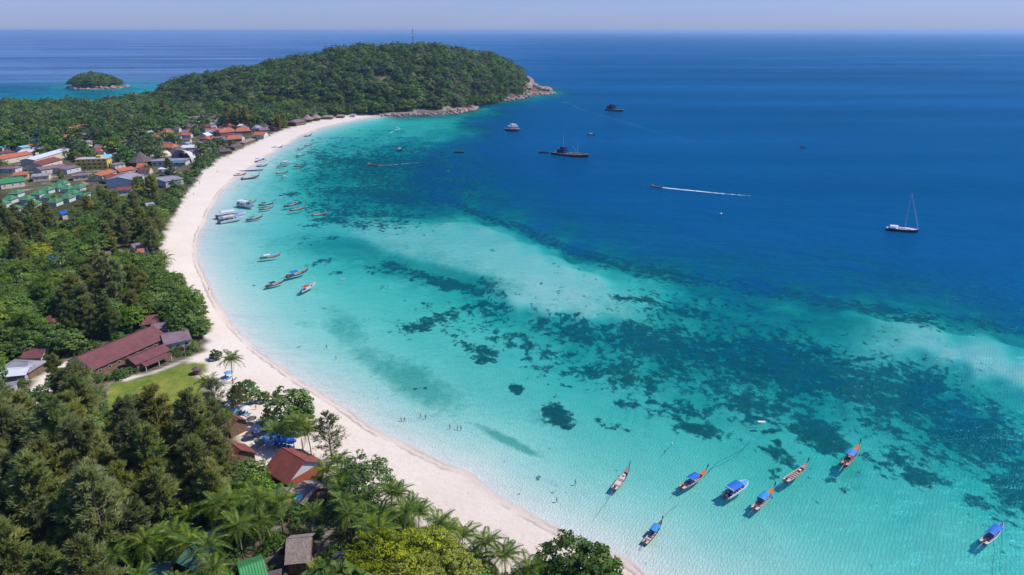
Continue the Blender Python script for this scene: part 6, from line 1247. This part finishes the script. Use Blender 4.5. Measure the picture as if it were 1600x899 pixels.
for row, (xa, ya, xb, yb, n, blue) in enumerate([(417, 684, 450, 691, 7, 1), (414, 690, 455, 703, 8, 1), (404, 672, 420, 673, 4, 0), (370, 643, 388, 650, 5, 0), (396, 686, 408, 690, 3, 0), (350, 590, 366, 594, 3, 0)]):
    for i in range(n):
        u = i / max(1, n - 1); g = G(xa + (xb - xa) * u, ya + (yb - ya) * u)
        wh = ['upper row under the blue parasols', 'lower row under the blue parasols', 'row by the large sea almond', 'row nearest the thin casuarina', 'short row left of the blue cluster', 'short row beneath the lone palm'][row]
        t = thing('sunbed', f"{'deep' if blue else 'pale'} blue sunbed, {['first', 'second', 'third', 'fourth', 'fifth', 'sixth', 'seventh', 'eighth'][i]} from left in the {wh}", 'sunbed', (g.x, g.y, g.z), R(60) + random.uniform(-.1, .1), 'sunbeds on the sand'); link('mattress', bed if blue else bed2, t); link('backrest', B1 if blue else B2, t)
        for x in (-.8, .4): link('leg', leg_, t, (x, 0, 0))
g = G(290, 557); t = thing('red_flag', 'red flag on a short pole at the beach end of the resort', 'flag', (g.x, g.y, g.z)); link('pole', MB().tube([(0, 0, 0), (0, 0, 4)], .05, 5, M['trim']).mesh('pole'), t)
link('flag_cloth', MB().add([(0, 0, 3.9), (-.8, .1, 3.75), (-1.6, -.1, 3.6), (0, 0, 2.4), (-.8, .12, 2.3), (-1.6, -.05, 2.2)], [(0, 1, 4, 3), (1, 2, 5, 4)], M['red_paint']).mesh('flag_cloth'), t)
g = G(382, 638); t = thing('red_kayak', 'red kayak lying on the sand behind the white parasols', 'kayak', (g.x, g.y, g.z + .06), R(15)); link('hull', hull(3.6, .42, lambda s: .3, lambda s: 0, kf, M['red_paint'], M['red_paint'], 8, .08, .05).mesh('hull'), t); link('seat', MB().box(-.3, .1, -.2, .2, .1, .3, M['engine_metal']).mesh('seat'), t)
for i, (x, y, h, lb) in enumerate([(101, 402, 9, 'white utility pole left of the big casuarina clump'), (224, 386, 8, 'white pole beside the little orange roof'), (131, 262, 10, 'utility pole left of the yellow hotel'), (146, 252, 12, 'pole with crossarm behind the yellow hotel'), (10, 216, 14, 'tall pole at the left edge of the far village'), (129, 186, 14, 'tall thin pole behind the yellow inn'), (319, 184, 10, 'short mast on the hill-foot hotel'), (116, 246, 11, 'pole between the warehouse and the hotel')]):
    g = G(x, y); t = thing('utility_pole', lb, 'pole', (g.x, g.y, g.z)); link('shaft', MB().tube([(0, 0, 0), (0, 0, h)], [.16, .10], 6, M['concrete']).mesh('shaft'), t); link('crossarm', MB().box(-1, 1, -.07, .07, h - .8, h - .65, M['concrete']).mesh('crossarm'), t)
# ---------------------------------------------------------------- people
skin = mat('skin', (.36, .20, .13), .7, .1); hairm = mat('hair', (.03, .02, .015), .8, .2)
def person_mesh(pose):
    j = [(0, 0, .95), (0, 0, 1.15), (0, 0, 1.38), (0, 0, 1.5), (0, .01, 1.62), (0, 0, 1.72)]; rad = [.14, .12, .15, .055, .095, .075]; e = [(0, 1), (1, 2), (2, 3), (3, 4), (4, 5)]
    def chain(root, pts, rs):
        p = root
        for q, r_ in zip(pts, rs): j.append(q); rad.append(r_); e.append((p, len(j) - 1)); p = len(j) - 1
    for s in (-1, 1):
        fw = .22 * s if pose == 1 else .05 * s
        chain(0, [(s * .09, fw * .1, .86), (s * .11, fw * .6, .5), (s * .11, fw * 1.1 - .02, .09), (s * .12, fw * 1.1 + .12, .03)], [.10, .065, .045, .035])
        arm = [(s * .2, 0, 1.38), (s * .26, -fw * .5, 1.12), (s * .27, -fw * .6 + .1, .88), (s * .27, -fw * .6 + .13, .8)] if pose < 2 or s < 0 else [(s * .2, 0, 1.38), (s * .34, .05, 1.2), (s * .22, .12, 1.38), (s * .16, .12, 1.45)]
        chain(2, arm, [.06, .042, .032, .03])
    me = bpy.data.meshes.new('body'); me.from_pydata(j, e, []); o = bpy.data.objects.new('tmp', me); COL.objects.link(o)
    md = o.modifiers.new('s', 'SKIN'); o.modifiers.new('b', 'SUBSURF').levels = 1
    for i, v in enumerate(me.skin_vertices[0].data): v.radius = (rad[i], rad[i]); v.use_root = i == 0
    dg = bpy.context.evaluated_depsgraph_get(); m2 = bpy.data.meshes.new_from_object(o.evaluated_get(dg)); m2.name = 'body'; m2.materials.clear(); m2.materials.append(skin); bpy.data.objects.remove(o); return m2
BODY = [person_mesh(i) for i in range(3)]
HAIR = MB().tube([(0, -.02, 1.60), (0, -.02, 1.68), (0, -.01, 1.76), (0, -.01, 1.80)], [.10, .115, .09, .02], 8, hairm).mesh('hair', smooth=True)
SH = {m_: MB().tube([(0, 0, .72), (0, 0, .84), (0, 0, 1.0)], [.17, .18, .155], 8, M[m_]).mesh('shorts') for m_ in ('navy', 'red_paint', 'boat_white', 'engine_metal', 'orange_paint')}
pe = [(627, 657, 'wading, left of the first pair off the open beach', 'navy'), (632, 657, 'wading, right of the first pair off the open beach', 'engine_metal'), (657, 650, 'wading, left of the second pair farther from the sand', 'boat_white'), (665, 652, 'wading, right of the second pair farther from the sand', 'engine_metal'), (703, 667, 'alone in the shallows between two groups', 'boat_white'), (715, 668, 'wading, left of the third pair', 'navy'), (720, 669, 'wading, right of the third pair', 'red_paint'),
      (870, 783, 'standing in thin water left of the open grey boat', 'engine_metal'), (899, 754, 'wading in the shallows left of the open grey boat', 'boat_white'), (510, 542, 'swimmer far up the shallows, farther out', 'navy'), (525, 559, 'swimmer far up the shallows, nearer the beach', 'boat_white'), (293, 454, 'walking on the sand beside the shore almonds', 'navy'), (326, 455, 'standing at the waterline in the middle of the bay', 'engine_metal'),
      (312, 288, 'walking on the sand at the narrow bend', 'red_paint'), (303, 305, 'strolling along the sand above the wide bend', 'navy'), (357, 247, 'on the sand near the pontoon, farther back', 'boat_white'), (340, 270, 'on the sand left of the pontoon', 'navy'), (470, 200, 'far up the beach near the thatched peaks', 'navy'), (388, 650, 'standing among the white parasols', 'red_paint'), (428, 703, 'standing beside the blue sunbeds', 'boat_white'), (744, 897, 'in red under the bottom row of palms', 'red_paint'), (752, 899, 'beside the person in red under the palms', 'boat_white'), (400, 640, 'on the sand behind the small sea almond', 'engine_metal')]
for i, (x, y, lb, m_) in enumerate(pe):
    p = P(x, y, 0) if lb.split()[0] in ('wading,', 'swimmer', 'alone', 'standing', 'wading') and y not in (650, 703) else G(x, y); z = gz(p.x, p.y); z = max(z, -.9) if z < 0 else z
    t = thing('person', f"person {'in white ' if m_ == 'boat_white' else 'in dark ' if m_ in ('navy', 'engine_metal') else ''}{lb}", 'person', (p.x, p.y, z), random.uniform(0, 6.28), 'people on the beach and in the shallows'); link('body', BODY[i % 3], t); link('hair', HAIR, t); link('shorts', SH[m_], t)

for o in COL.objects:
    if o.get('label') and len(o['label'].split()) > 16: print('LONG', o.name, o['label'])
